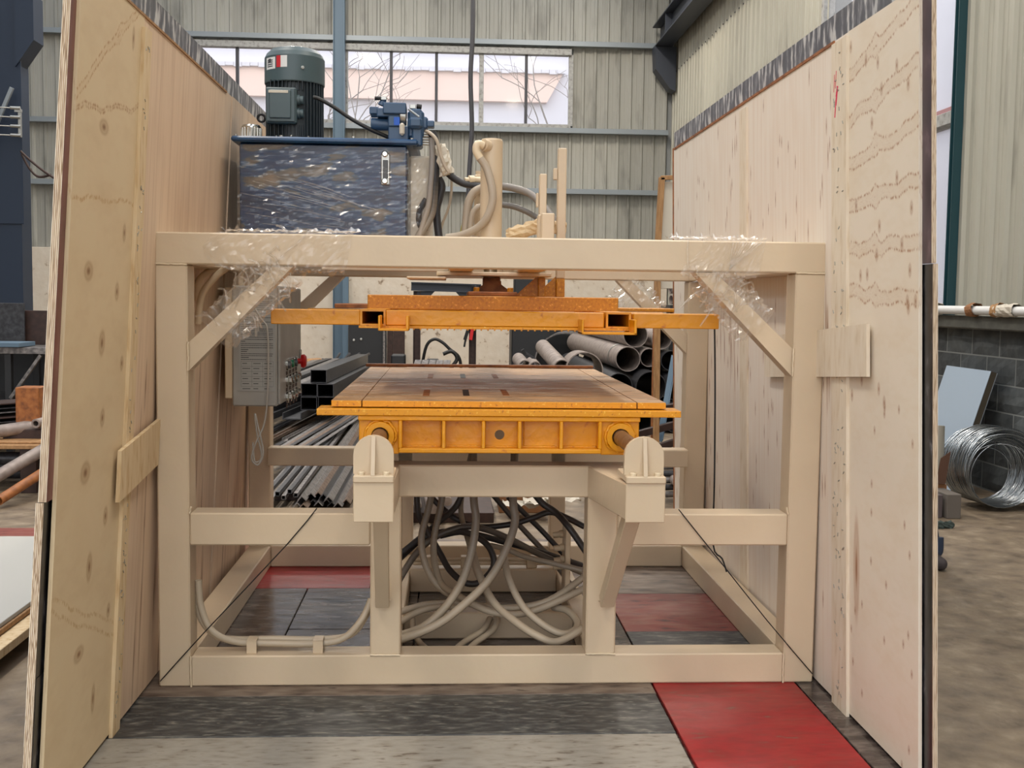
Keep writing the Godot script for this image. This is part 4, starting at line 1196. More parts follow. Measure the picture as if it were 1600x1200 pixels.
	bx.call("pump_body", 638, 664, 168, 214, -1.25, -1.12, b, 0.012)
	bx.call("pump_foot", 645, 662, 196, 228, -1.22, -1.10, b, 0.008)
	bx.call("pump_body", 640, 662, 182, 200, -1.14, -1.07, b, 0.012)
	bx.call("side_valve", 660, 670, 178, 198, -1.2, -1.13, b, 0.008)
	bx.call("side_valve", 668, 680, 184, 194, -1.2, -1.13, b, 0.004)
	bx.call("pilot_head", 644, 660, 166, 176, -1.2, -1.12, b, 0.006)
	put(rod(S(), Vector3(X.call(652), Y.call(161), -1.14), Vector3(X.call(660), Y.call(162), -1.14), 0.011, 10), "plug", M.black, p)
	bx.call("plug_nut", 641, 651, 158, 165, -1.17, -1.14, M.zinc, 0.002)
	bx.call("pressure_tap", 626, 634, 191, 211, -1.11, -1.085, M.pale_paper, 0.008)
	bx.call("label_plate", 617, 626, 181, 194, -1.112, -1.1085, M.paper_blue, 0.0004)
	for y in [205, 209, 214, 218, 222]:
		put(rod(S(), Vector3(X.call(662), Y.call(y), -1.14), Vector3(X.call(676), Y.call(y), -1.14), 0.006, 10), "port_nut", M.zinc, p)
	put(rod(S(), Vector3(X.call(640), Y.call(170), -1.07), Vector3(X.call(657), Y.call(183), -1.06), 0.005, 8), "pilot_line", M.girt, p)
	var wb = root("wrapped_end_block", "dusty film-wrapped board at the right end of the blue tank", "board")
	put(crumpled_box(Vector3(0.845, 1.634, -1.3), Vector3(0.955, 2.06, -1.16)), "wrapped_board", M.pale_paper, wb)
	st = S()
	crumpled_sheet(st, Vector3(0.842, 1.636, -1.155), Vector3(0.115, 0, 0), Vector3(0, 0.42, 0), Vector3(0, 0, 1), 10, 30, 0.004, 0.012, 0.1)
	put(st, "stretch_film", M.film, wb)

func crumpled_box(lo, hi):
	var st := S()
	box(st, lo, hi, 0.01)
	return st

func sticker(st, r, x0, x1, y0, y1):
	st.set_smooth_group(0)
	var n = 5
	for i in n:
		var a = lerpf(x0, x1, float(i) / n)
		var b = lerpf(x0, x1, float(i + 1) / n)
		var p = Vector3(a, y0, sqrt(r * r - a * a))
		var q = Vector3(b, y0, sqrt(r * r - b * b))
		face(st, [p, q, q + Vector3(0, y1 - y0, 0), p + Vector3(0, y1 - y0, 0)], Vector3((a + b) / 2, 0, r))

func crumpled_sheet(st, o, u, v, n, nu, nv, lift, amp, slant):     # creases that run along u, slightly slanted, with small random facets
	var a = noise(1.0, 3, 77)
	var rows = []
	for j in nv + 1:
		var r = []
		for i in nu + 1:
			var fu = float(i) / nu
			var fv = float(j) / nv
			var h = absf(a.get_noise_2d(fu * 2.2 + 3.0, (fv + fu * slant * (1.0 - fv)) * 15.0)) * amp * 1.6 + rng.randf() * amp * 0.05
			r.append(o + u * fu + v * fv + n * (lift + h))
		rows.append(r)
	st.set_smooth_group(-1)
	for j in nv:
		for i in nu:
			face(st, [rows[j][i], rows[j][i + 1], rows[j + 1][i + 1]], n)
			face(st, [rows[j][i], rows[j + 1][i + 1], rows[j + 1][i]], n)
	return st

func control_box():
	var o = root("control_cabinet", "grey control cabinet with printed instructions and push buttons, left inside the frame", "cabinet")
	put(B(0.075, 0.272, 0.922, 1.458, -1.70, -1.0, 0.006), "body", M.grey_box, o)
	put(B(0.273, 0.285, 0.93, 1.452, -1.695, -1.006, 0.004), "door", M.grey_box, o)
	put(B(0.04, 0.0745, 0.955, 1.45, -1.69, -1.01, 0.004), "back_plate", M.cream_dull, o)
	var im := Image.create(256, 640, false, Image.FORMAT_RGB8)
	im.fill(Color(0.60, 0.60, 0.58))
	rng.seed = 12
	var y = 10
	while y < 440:
		if rng.randf() < 0.14:
			im.fill_rect(Rect2i(14, y, rng.randi_range(16, 60), 4), Color(0.16, 0.16, 0.17))
		else:
			var x = 14
			var last = rng.randi_range(110, 244) if rng.randf() < 0.3 else 244
			while x < last:
				var w = rng.randi_range(5, 16)
				im.fill_rect(Rect2i(x, y, mini(w, last - x), 4), Color(0.22, 0.22, 0.23))
				x += w + 2
		y += rng.randi_range(11, 15)
	for k in 6:
		im.fill_rect(Rect2i(14, 450 + k * 32, 230, 1), Color(0.25, 0.25, 0.25))
		for c in 3:
			im.fill_rect(Rect2i(24 + c * 78, 462 + k * 32, rng.randi_range(30, 56), 4), Color(0.2, 0.2, 0.2))
	for c in 4:
		im.fill_rect(Rect2i(14 + c * 77, 450, 1, 160), Color(0.25, 0.25, 0.25))
	var pm = mat(Color.WHITE, 0.55)
	pm.albedo_texture = ImageTexture.create_from_image(im)
	var st := S()
	slab(st, func(z, yy, d): return Vector3(z, yy, -0.999 + d), 0.105, 0.262, 0.99, 1.44, 0.0, 0.0015)
	put(st, "instruction_sheet", pm, o)
	for r in 3:
		for c in 4:
			var p = Vector3(0.2855, [1.097, 1.021, 0.945][r], -1.20 - c * 0.105)
			var big = r == 0 and c == 3
			var b = put(lathe(S(), p, p + Vector3(0.04, 0, 0), [[0.0001, 0.0], [0.026, 0.0], [0.026, 0.008], [0.0001, 0.008]], 16), "button", M.chrome, o, ["", "", ""][r])
			if big:
				put(lathe(S(), p, p + Vector3(0.06, 0, 0), [[0.014, 0.008], [0.014, 0.025], [0.032, 0.026], [0.034, 0.04], [0.024, 0.05], [0.0001, 0.052]], 18), "emergency_stop", M.red, b)
			elif r == 0:
				put(lathe(S(), p, p + Vector3(0.03, 0, 0), [[0.019, 0.008], [0.018, 0.02], [0.0001, 0.024]], 16), "lamp_lens", [mat(Color(0.3, 0.3, 0.3), 0.2), mat(Color(0.1, 0.4, 0.25), 0.2), mat(Color(0.25, 0.3, 0.3), 0.2)][c], b)
			else:
				put(B(p.x + 0.008, p.x + 0.026, p.y - 0.006, p.y + 0.018, p.z - 0.006, p.z + 0.006, 0.003), "toggle", M.chrome, b)
			put(B(p.x - 0.001, p.x + 0.002, p.y - 0.046, p.y - 0.03, p.z - 0.022, p.z + 0.022, 0.0005), "button_tag", M.brown_steel, b)
	put(B(0.285, 0.30, 1.285, 1.335, -1.42, -1.38, 0.004), "door_lock", M.zinc, o)
	put(B(0.285, 0.294, 1.10, 1.15, -1.66, -1.64, 0.003), "hinge", M.zinc, o)
	for z in [-1.1, -1.6]:
		put(B(0.09, 0.11, 1.458, 1.519, z, z + 0.03, 0.002), "hanger", M.cream_dull, o)
	solo(hose(S(), [Vector3(0.18, 1.36, -0.97), Vector3(0.209, 1.31, -0.965), Vector3(0.234, 1.271, -0.965), Vector3(0.239, 1.135, -0.965), Vector3(0.235, 0.98, -0.965), Vector3(0.22, 0.851, -0.97), Vector3(0.183, 0.765, -0.97), Vector3(0.163, 0.693, -0.97), Vector3(0.191, 0.664, -0.97), Vector3(0.214, 0.722, -0.97), Vector3(0.192, 0.836, -0.97), Vector3(0.178, 0.893, -0.97), Vector3(0.188, 0.793, -0.975), Vector3(0.207, 0.701, -0.975), Vector3(0.176, 0.678, -0.975), Vector3(0.168, 0.764, -0.975)], 0.004, 6, 5), "cable", M.cable, "thin grey cable hanging in loops below the control cabinet", "cable")
	for k in 2:
		solo(hose(S(), [[Vector3(0.037, 1.298, -0.5), Vector3(0.05, 1.4, -0.5), Vector3(0.086, 1.464, -0.5), Vector3(0.141, 1.515, -0.5), Vector3(0.191, 1.539, -0.45)], [Vector3(0.006, 1.387, -0.62), Vector3(0.014, 1.465, -0.62), Vector3(0.048, 1.504, -0.62), Vector3(0.104, 1.533, -0.6)]][k], 0.014, 8, 5), "cable", M.cream_dull, ["cream cable bent up under the top beam left of the cabinet", "second cream cable tucked behind the first under the top beam"][k], "cable")

func pit_hoses():
	var dark = Color(0.035, 0.03, 0.028)
	var mid = Color(0.20, 0.165, 0.13)
	var beige = Color(0.45, 0.37, 0.27)
	for q in [
		[[Vector3(1.136, 0.805, -0.5), Vector3(1.138, 0.614, -0.42), Vector3(1.147, 0.53, -0.4), Vector3(1.129, 0.41, -0.36), Vector3(1.089, 0.296, -0.32), Vector3(1.022, 0.205, -0.28), Vector3(0.936, 0.138, -0.25), Vector3(0.823, 0.1, -0.25)], 0.0165, mid, beige, "grey hose sweeping from the cross beam down to the left post"],
		[[Vector3(1.305, 0.806, -0.5), Vector3(1.294, 0.618, -0.4), Vector3(1.302, 0.527, -0.38), Vector3(1.26, 0.416, -0.33), Vector3(1.196, 0.316, -0.29), Vector3(1.096, 0.226, -0.25), Vector3(0.986, 0.154, -0.22), Vector3(0.825, 0.096, -0.2)], 0.0165, mid, beige, "long dusty hose crossing the opening from upper right to lower left"],
		[[Vector3(0.992, 0.722, -0.7), Vector3(0.956, 0.539, -0.65), Vector3(0.925, 0.409, -0.62), Vector3(0.948, 0.292, -0.6), Vector3(1.008, 0.207, -0.58), Vector3(1.127, 0.164, -0.5), Vector3(1.295, 0.159, -0.45), Vector3(1.451, 0.19, -0.45), Vector3(1.6, 0.276, -0.5)], 0.0145, mid, beige, "hose looping across the bottom to the right post, upper of two"],
		[[Vector3(1.035, 0.715, -0.75), Vector3(1.004, 0.526, -0.72), Vector3(0.975, 0.364, -0.7), Vector3(1.002, 0.237, -0.6), Vector3(1.074, 0.201, -0.5), Vector3(1.216, 0.152, -0.42), Vector3(1.371, 0.151, -0.42), Vector3(1.603, 0.243, -0.45)], 0.0145, mid, beige, "hose looping across the bottom to the right post, lower of two"],
		[[Vector3(1.263, 0.383, -0.5), Vector3(1.28, 0.301, -0.4), Vector3(1.333, 0.203, -0.33), Vector3(1.412, 0.14, -0.28), Vector3(1.486, 0.11, -0.26), Vector3(1.541, 0.113, -0.3), Vector3(1.555, 0.131, -0.36), Vector3(1.522, 0.156, -0.42), Vector3(1.471, 0.153, -0.48)], 0.0145, mid, beige, "hose bending round in the lower right corner of the opening"],
		[[Vector3(1.134, 0.387, -0.6), Vector3(1.158, 0.315, -0.45), Vector3(1.217, 0.216, -0.35), Vector3(1.297, 0.162, -0.26), Vector3(1.385, 0.119, -0.2), Vector3(1.467, 0.098, -0.2), Vector3(1.59, 0.148, -0.25)], 0.0155, mid, beige, "dusty hose running low into the lower right corner"],
		[[Vector3(0.8, 0.233, -0.9), Vector3(0.919, 0.343, -0.9), Vector3(1.032, 0.38, -0.9), Vector3(1.16, 0.366, -0.9), Vector3(1.292, 0.321, -0.95), Vector3(1.427, 0.274, -1), Vector3(1.661, 0.178, -1.1)], 0.014, dark, dark, "black hose arching across the middle of the opening"],
		[[Vector3(0.811, 0.158, -0.8), Vector3(0.894, 0.297, -0.8), Vector3(0.982, 0.376, -0.8), Vector3(1.102, 0.417, -0.82), Vector3(1.201, 0.4, -0.85), Vector3(1.318, 0.343, -0.9), Vector3(1.452, 0.265, -0.95), Vector3(1.649, 0.17, -1)], 0.0145, dark, mid, "dark hose rising from the left post over the others"],
		[[Vector3(0.893, 0.628, -0.95), Vector3(0.904, 0.464, -0.9), Vector3(0.942, 0.402, -0.85), Vector3(1.005, 0.3, -0.8), Vector3(1.047, 0.241, -0.75), Vector3(1.111, 0.2, -0.7), Vector3(1.176, 0.203, -0.7), Vector3(1.231, 0.267, -0.7), Vector3(1.225, 0.327, -0.72), Vector3(1.184, 0.373, -0.75), Vector3(1.102, 0.399, -0.8), Vector3(1.004, 0.371, -0.85)], 0.014, dark, dark, "black hose making a full loop in the middle of the opening"],
		[[Vector3(1.111, 0.562, -1), Vector3(1.072, 0.474, -1), Vector3(1.003, 0.419, -0.95), Vector3(0.919, 0.354, -0.9), Vector3(0.803, 0.268, -0.85)], 0.014, dark, dark, "black hose slanting down to the left post"],
		[[Vector3(0.914, 0.553, -1.05), Vector3(1.002, 0.464, -1.05), Vector3(1.075, 0.415, -1), Vector3(1.177, 0.38, -1), Vector3(1.323, 0.392, -1), Vector3(1.424, 0.422, -1), Vector3(1.515, 0.446, -1), Vector3(1.653, 0.391, -0.95)], 0.0135, dark, dark, "black hose dipping below the cross beam to the right post"],
		[[Vector3(1.402, 0.587, -0.7), Vector3(1.441, 0.542, -0.7), Vector3(1.495, 0.508, -0.68), Vector3(1.544, 0.459, -0.62), Vector3(1.619, 0.354, -0.6)], 0.0145, dark, dark, "black hose dropping steeply at the right post"],
		[[Vector3(1.238, 0.516, -1.1), Vector3(1.328, 0.411, -1.1), Vector3(1.419, 0.312, -1.1), Vector3(1.529, 0.203, -1.05), Vector3(1.636, 0.06, -1)], 0.013, dark, mid, "dark hose slanting down to the right rear post"],
		[[Vector3(1.317, 0.483, -1.2), Vector3(1.41, 0.391, -1.2), Vector3(1.502, 0.299, -1.2), Vector3(1.652, 0.142, -1.15)], 0.013, dark, dark, "thin black hose slanting above the dark slanting hose"],
		[[Vector3(1.147, 0.724, -1.1), Vector3(1.106, 0.554, -1.05), Vector3(1.095, 0.445, -1), Vector3(1.132, 0.32, -0.9), Vector3(1.158, 0.241, -0.75), Vector3(1.197, 0.183, -0.65), Vector3(1.218, 0.1, -0.6), Vector3(1.186, 0.072, -0.45), Vector3(1.1, 0.047, -0.35), Vector3(1.066, 0.046, -0.25)], 0.0125, mid, beige, "hose falling to the front rail, left of the pair"],
		[[Vector3(1.229, 0.092, -0.6), Vector3(1.241, 0.088, -0.5), Vector3(1.217, 0.073, -0.42), Vector3(1.15, 0.047, -0.35), Vector3(1.116, 0.046, -0.25)], 0.0125, beige, beige, "hose bending to the front rail, right of the pair"],
		[[Vector3(0.813, 0.117, -0.5), Vector3(0.917, 0.154, -0.5), Vector3(1.022, 0.167, -0.5), Vector3(1.101, 0.158, -0.52)], 0.0135, beige, beige, "cream hose at the left post, upper of two stubs"],
		[[Vector3(0.812, 0.087, -0.42), Vector3(0.906, 0.147, -0.42), Vector3(0.983, 0.165, -0.44), Vector3(1.066, 0.162, -0.46)], 0.0135, beige, beige, "cream hose at the left post, lower of two stubs"],
		[[Vector3(0.894, 0.116, -0.5), Vector3(0.901, 0.065, -0.45), Vector3(0.929, 0.039, -0.38), Vector3(0.966, 0.037, -0.28)], 0.012, beige, beige, "cream hose curling under at the front rail"],
		[[Vector3(1.617, 0.253, -0.7), Vector3(1.477, 0.275, -0.75), Vector3(1.369, 0.291, -0.8), Vector3(1.287, 0.314, -0.85), Vector3(1.204, 0.32, -0.9)], 0.012, beige, mid, "tan hose running back from the right post fitting"]]:
		solo(hose(S(), q[0], q[1], 9, 6, q[3], q[2], 0.15, 0.5), "hydraulic_hose", M.hose, q[4], "hose")
	# back row: clamps on the cross rail, fittings at the right post
	var cl = root("hose_clamp_rail", "row of cream hose clamps with steel lines on the middle cross rail", "clamp rail")
	for x in [0.93, 1.1, 1.26, 1.42]:
		put(B(x, x + 0.05, 0.112, 0.168, -1.36, -1.31, 0.003), "clamp", M.cream_dull, cl)
	for y in [0.13, 0.15]:
		put(rod(S(), Vector3(0.87, y, -1.335), Vector3(1.56, y, -1.335), 0.008, 8), "steel_line", M.cream_dull, cl)
	var ft = root("hose_fittings", "cluster of cream hose couplings on the right inner post", "fitting")
	for q in [[0.36, -0.95], [0.31, -0.9], [0.26, -0.88], [0.22, -0.92]]:
		put(lathe(S(), Vector3(1.56, q[0], q[1]), Vector3(1.50, q[0] - 0.01, q[1]), [[0.018, 0.0], [0.018, 0.02], [0.014, 0.021], [0.014, 0.05], [0.0001, 0.05]], 8), "coupling", M.cream_dull, ft)
	put(B(1.556, 1.58, 0.09, 0.42, -0.98, -0.84, 0.004), "manifold", M.cream, ft)
	for k in 2:
		solo(hose(S(), [[Vector3(0.125, 0.371, -0.08), Vector3(0.133, 0.276, -0.08), Vector3(0.172, 0.188, -0.07), Vector3(0.258, 0.149, -0.055), Vector3(0.402, 0.141, -0.055), Vector3(0.565, 0.14, -0.055), Vector3(0.658, 0.16, -0.06), Vector3(0.723, 0.229, -0.07), Vector3(0.754, 0.296, -0.09)], [Vector3(0.115, 0.306, -0.1), Vector3(0.129, 0.222, -0.1), Vector3(0.187, 0.161, -0.085), Vector3(0.27, 0.149, -0.078), Vector3(0.398, 0.151, -0.078), Vector3(0.563, 0.148, -0.078), Vector3(0.68, 0.164, -0.085), Vector3(0.737, 0.237, -0.1), Vector3(0.762, 0.3, -0.12)]][k], 0.0125, 9, 6, beige, beige), "hydraulic_hose", M.hose, ["cream hose clipped along the left bottom rail, front one", "cream hose clipped along the left bottom rail, behind the front one"][k], "hose")

func wraps():
	rng.seed = 21
	for s in [0, 1]:
		var o = root("stretch_film_wrap", ["crumpled clear film wrapped round the left end of the top beam and brace", "crumpled clear film wrapped round the right end of the top beam and brace"][s], "plastic film")
		var x0 = [0.22, 1.90][s]
		var x1 = [0.68, 2.16][s]
		var st := S()
		film_band(st, x0, x1)
		put(st, "beam_wrap", M.film, o)
		st = S()
		var a = [Vector3(0.20, 1.28, -0.055), Vector3(2.16, 1.32, -0.055)][s]
		var b = [Vector3(0.45, 1.515, -0.055), Vector3(1.97, 1.515, -0.055)][s]
		film_tube(st, a, b, 0.066, 0.022)
		put(st, "brace_wrap", M.film, o)
		st = S()
		for k in 44:
			var p = a.lerp(b, rng.randf_range(0.25, 1.0)) + Vector3(rng.randf_range(-0.06, 0.06), rng.randf_range(-0.05, 0.09), rng.randf_range(0.02, 0.07))
			var q = p + Vector3(rng.randf_range(-0.10, 0.10), rng.randf_range(-0.09, 0.09), rng.randf_range(-0.02, 0.02))
			hose(st, [p, p.lerp(q, 0.5) + Vector3(0.01, 0.02, 0.01), q], 0.0035, 4, 3)
		if s == 0:
			hose(st, [Vector3(0.391, 1.523, 0.02), Vector3(0.407, 1.483, 0.02), Vector3(0.42, 1.46, 0.02), Vector3(0.409, 1.427, 0.02)], 0.004, 5, 4)
		else:
			hose(st, [Vector3(1.887, 1.636, 0.012), Vector3(1.885, 1.595, 0.012), Vector3(1.889, 1.531, 0.012)], 0.004, 5, 4)
			for k in 9:
				hose(st, [right_fan(k, 0.0), right_fan(k, 0.5), right_fan(k, 1.0)], 0.002, 4, 2)
		put(st, "twisted_strands", M.film, o)
	var st2 := S()
	film_tube(st2, Vector3(1.93, 1.50, -1.86), Vector3(2.12, 1.33, -1.86), 0.07, 0.03)
	solo(st2, "stretch_film_wrap", M.film, "crumpled clear film on the rear right brace of the frame", "plastic film")

func right_fan(k, f):
	return Vector3(2.04, 1.53, 0.012).lerp(Vector3(2.05 + 0.013 * k, 1.628, 0.012), f)

func film_band(st, x0, x1):      # loose film over the front, top and underside of the beam
	var path = [Vector2(1.51, -0.115), Vector2(1.508, -0.01), Vector2(1.515, 0.004), Vector2(1.57, 0.004), Vector2(1.625, 0.005), Vector2(1.637, -0.01), Vector2(1.64, -0.12)]
	var n = 40
	var m = 26
	var rows = []
	for j in m + 1:
		var f = float(j) / m * (path.size() - 1)
		var i0 = mini(int(f), path.size() - 2)
		var q = path[i0].lerp(path[i0 + 1], f - i0)
		var c = Vector2(1.576, -0.056)
		var d = (q - c).normalized()
		var r = []
		for i in n + 1:
			var u = float(i) / n
			var h = rng.randf() * 0.007 + 0.012 * absf(sin(u * 23.0 + j * 0.8)) * rng.randf()
			if j == 0 or j == m:
				h *= 3.0
			var xx = lerpf(x0, x1, u) + 0.05 * sin(j * 0.35 + x0) * (1.0 - u) - 0.06 * (float(j) / m - 0.5) * (1.0 - 2.0 * u)
			r.append(Vector3(xx, q.x + d.x * h, q.y + d.y * h))
		rows.append(r)
	st.set_smooth_group(-1)
	for j in m:
		for i in n:
			face(st, [rows[j][i], rows[j][i + 1], rows[j + 1][i + 1]], Vector3(0, 0.2, 1))
			face(st, [rows[j][i], rows[j + 1][i + 1], rows[j + 1][i]], Vector3(0, 0.2, 1))
	return st

func film_tube(st, a, b, r, amp):
	var t = frame_at(a, b)
	var n = 26
	var m = 30
	var wrinkle = noise(0.35, 2, 5)
	var rows = []
	for i in m + 1:
		var p = []
		for k in n:
			var f = TAU * k / n
			var rr = r + amp * (1.6 * absf(wrinkle.get_noise_2d(k * 1.9 + i * 0.55, i * 0.35 - k * 0.2)) + 0.25 * rng.randf())
			p.append(t * Vector3(cos(f) * rr, sin(f) * rr, (float(i) / m - 0.5) * (b - a).length() + rng.randf_range(-0.006, 0.006)))
		rows.append(p)
	st.set_smooth_group(-1)
	for i in m:
		for k in n:
			var j = (k + 1) % n
			var c = t.affine_inverse() * rows[i][k]
			var out = t.basis * Vector3(c.x, c.y, 0)
			face(st, [rows[i][k], rows[i][j], rows[i + 1][j]], out)
			face(st, [rows[i][k], rows[i + 1][j], rows[i + 1][k]], out)
	return st

# ---------------------------------------------------------------- steel stock and clutter behind the press
func nth(k):
	return ["leftmost", "second from left", "third from left", "fourth from left", "fifth from left", "sixth from left", "seventh from left", "eighth from left"][k]

func stock_behind():
	rng.seed = 31
	for k in 13:
		var x = -0.02 + (k % 8) * 0.047
		var y = -0.03 if k < 8 else 0.015
		if k >= 8:
			x += 0.03
		var z = -3.75 - rng.randf() * 0.25
		var lean = -0.02 + rng.randf() * 0.03
		solo(angle_bar(S(), Vector3(x, y, z), Vector3(x + lean, y + 0.03, z - 5.9), 0.046, 0.005, PI * 1.25), "angle_iron", [M.mill, M.mill_warm, M.mill_dark][k % 3] if k % 4 else M.mill, "angle iron, %s in the %s layer of the floor bundle" % [nth(k % 8), "lower" if k < 8 else "upper"], "angle iron", "bundled angle irons")
	for k in 7:
		var st := S()
		rect_tube(st, Vector3(-0.28 + k * 0.036, -0.02 + (k % 2) * 0.035, -3.75 - k * 0.05), Vector3(-0.33 + k * 0.042, 0.03, -9.4), 0.03, 0.03, 0.003)
		solo(st, "square_bar", [M.mill, M.mill_dark][k % 2], "thin square steel tube left of the angle irons, %s of seven" % nth(k), "steel tube", "thin square tubes")
	for k in 7:
		var st := S()
		var x = -0.42 + k * 0.055
		bar(st, Vector3(x - 0.15, 0.06 + (k % 3) * 0.012, -4.6 - k * 0.12), Vector3(x + 0.22, 0.08, -9.6), 0.042, 0.008)
		solo(st, "flat_bar", [M.mill, M.mill_warm, M.mill_dark][k % 3], "flat steel bar lying askew beside the angle irons, %s of seven" % nth(k), "flat bar", "loose flat bars")
	for k in 6:
		var st := S()
		channel(st, Vector3(-0.95 + k * 0.085, 0.0 + 0.03 * (k % 2), -6.3 - 0.2 * (k % 3)), Vector3(-0.55 + k * 0.085, 0.02, -11.4), 0.06, 0.03, 0.005, 0.0 if k % 2 else PI)
		solo(st, "channel_bar", [M.mill_warm, M.mill_dark, M.mill][k % 3], "long steel channel on the floor below the square tubes, %s of six" % nth(k), "channel bar", "channel bars on the floor")
	for k in 3:
		solo(B(-0.75, 0.6, -0.1, -0.055, -4.35 - k * 2.3, -4.27 - k * 2.3), "sleeper", M.brown_steel, ["dark sleeper under the near ends of the angle irons", "dark sleeper under the middle of the angle irons", "dark sleeper under the far ends of the angle irons"][k], "sleeper")
	var dz = Vector3(0.082, -0.075, -5.0)
	for q in [[-0.357, 0.566, "dark square steel tube lying alone on top of the tube stack"], [-0.457, 0.42, "square steel tube, upper left in the stack of four"], [-0.275, 0.42, "square steel tube, upper right in the stack of four"], [-0.457, 0.275, "square steel tube, lower left in the stack of four"], [-0.275, 0.275, "square steel tube, lower right in the stack of four"]]:
		var st := S()
		var a = Vector3(q[0], q[1], -8.0 + (0.0 if q[1] > 0.5 else rng.randf() * 0.1))
		rect_tube(st, a, a + dz, 0.172, 0.140, 0.006)
		solo(st, "square_tube", M.mill_dark, q[2], "steel tube")
	for k in 2:
		solo(channel(S(), Vector3(-0.9 + k * 0.3, 0.13, -7.6 - k * 0.1), Vector3(-0.5 + k * 0.3, 0.08, -13.2), 0.2, 0.07, 0.01, 0.0), "channel_bar", M.mill_dark, ["dark channel under the left of the square tubes", "dark channel under the right of the square tubes"][k], "channel bar")
	for k in 5:
		var st := S()
		rect_tube(st, Vector3(-1.3 + k * 0.13, 0.36 + 0.05 * (k % 2), -8.6), Vector3(-1.0 + k * 0.13, 0.42, -13.8), 0.1, 0.06, 0.005)
		solo(st, "square_tube", [M.mill, M.mill_dark][k % 2], "rectangular steel tube half hidden behind the control cabinet, %s of five" % nth(k), "steel tube", "tubes behind the cabinet")
	solo(B(-1.9, -0.3, 0.1, 0.33, -10.5, -10.3), "trestle", M.shade_steel, "dark low trestle under the rectangular tubes behind the cabinet", "trestle")
	# against the back wall
	var dr = root("steel_sheet", "dark grey steel panel leaning on the back wall left of centre", "panel")
	put(B(-0.90, -0.17, -0.1, 1.12, -17.75, -17.68), "sheet", M.shade_steel, dr)
	put(B(-0.235, -0.19, -0.1, 1.12, -17.68, -17.62), "edge_angle", M.mill, dr)
	var st := S()
	for p in [[-0.66, 0.62], [-0.80, 0.60]]:
		bolt(st, Vector3(p[0], p[1], -17.68), Vector3(0, 0, 1), 0.025, 0.02)
	put(st, "rivets", M.zinc, dr)
	solo(B(-0.16, -0.05, -0.1, 1.1, -17.8, -17.72), "steel_post", M.brown_steel, "brown steel flat upright right of the dark panel", "post")
	solo(B(-0.045, 0.18, -0.1, 0.78, -17.85, -17.72), "steel_plate", M.brown_steel, "brown steel plate on the back wall right of the dark panel", "plate")
	solo(B(-1.03, -0.92, -0.1, 2.1, -17.95, -17.8), "steel_post", M.column, "blue-grey upright beside the steel column at the back wall", "post")
	var tr = root("trestle", "tall dark steel trestle frame near the back wall", "trestle")
	st = S()
	ibeam(st, Vector3(0.46, 1.60, -13.0), Vector3(1.52, 1.58, -13.0), 0.14, 0.13, 0.016)
	put(st, "top_beam", M.crane, tr)
	for x in [0.55, 1.40]:
		st = S()
		ibeam(st, Vector3(x, -0.1, -13.0), Vector3(x, 1.53, -13.0), 0.11, 0.11, 0.012)
		put(st, "leg", M.brown_steel, tr)
		st = S()
		var d = 1.0 if x < 1 else -1.0
		prism(st, Transform3D(Basis(), Vector3(x, 0, -13.02)), [Vector2(0, 1.53), Vector2(0.27 * d, 1.53), Vector2(0.05 * d, 1.30), Vector2(0, 1.30)], 0.04)
		put(st, "gusset", M.crane, tr)
	put(rod(S(), Vector3(1.43, 1.0, -12.93), Vector3(1.43, 1.62, -12.93), 0.055, 14), "jack_tube", M.mill_dark, tr)
	put(B(0.45, 1.5, 0.02, 0.12, -13.06, -12.94), "foot_beam", M.brown_steel, tr)
	var tl = root("hand_tool", "red and black hand tool hanging on the trestle's right leg", "tool")
	put(bar(S(), Vector3(1.404, 1.043, -12.9), Vector3(1.368, 0.799, -12.9), 0.09, 0.05), "red_body", M.red, tl)
	put(bar(S(), Vector3(1.346, 1.013, -12.9), Vector3(1.28, 0.798, -12.9), 0.08, 0.05), "black_body", M.black, tl)
	put(bar(S(), Vector3(1.29, 0.798, -12.9), Vector3(1.272, 0.691, -12.9), 0.04, 0.03), "tip", M.black, tl)
	solo(hose(S(), [Vector3(0.619, 0.007, -13.2), Vector3(0.626, 0.335, -13.2), Vector3(0.693, 0.682, -13.2), Vector3(0.811, 0.792, -13.2), Vector3(0.939, 0.744, -13.2), Vector3(1.059, 0.636, -13.2), Vector3(1.188, 0.529, -13.2), Vector3(1.23, 0.34, -13.2), Vector3(1.233, 0.012, -13.2)], 0.025, 7, 5), "rubber_hose", M.rubber, "black hose arched up against the back wall beside the trestle", "hose")
	solo(hose(S(), [Vector3(0.954, 0.6, -12.5), Vector3(1.086, 0.64, -12.5), Vector3(1.163, 0.526, -12.5), Vector3(1.051, 0.335, -12.5), Vector3(1.016, 0.01, -12.5)], 0.03, 7, 5), "rubber_hose", M.rubber, "short tangled black hose on the floor by the trestle", "hose")
	var gp = root("slatted_plate", "grey slatted steel plate tilted on the floor at the trestle foot", "plate")
	for k in 5:
		var a = 0.60 + k * 0.105
		st = S()
		bar(st, Vector3(a, 0.52, -12.2), Vector3(a - 0.06, 0.30, -11.6), 0.098, 0.02)
		put(st, "slat", M.mill, gp)
	put(B(0.5, 1.05, -0.1, 0.25, -12.3, -11.7), "crate", M.shade_steel, gp)
	for q in [[716, 738, 548, 575, "black box on the floor right of the slatted plate"], [770, 790, 555, 575, "black box on the floor below the middle of the back wall"]]:
		st = S()
		var xa = 1.0 + (q[0] - 703) * 0.0095 - 0.93
		box(st, Vector3(xa, -0.1, -12.6), Vector3(xa + (q[1] - q[0]) * 0.0095, 1.41 - (q[2] - 462) * 0.0095, -12.3), 0.02)
		solo(st, "black_box", M.shade_steel, q[4], "box")
	var scrap = root("scrap_heap", "low heap of dark sheet offcuts at the foot of the dark panel", "scrap")
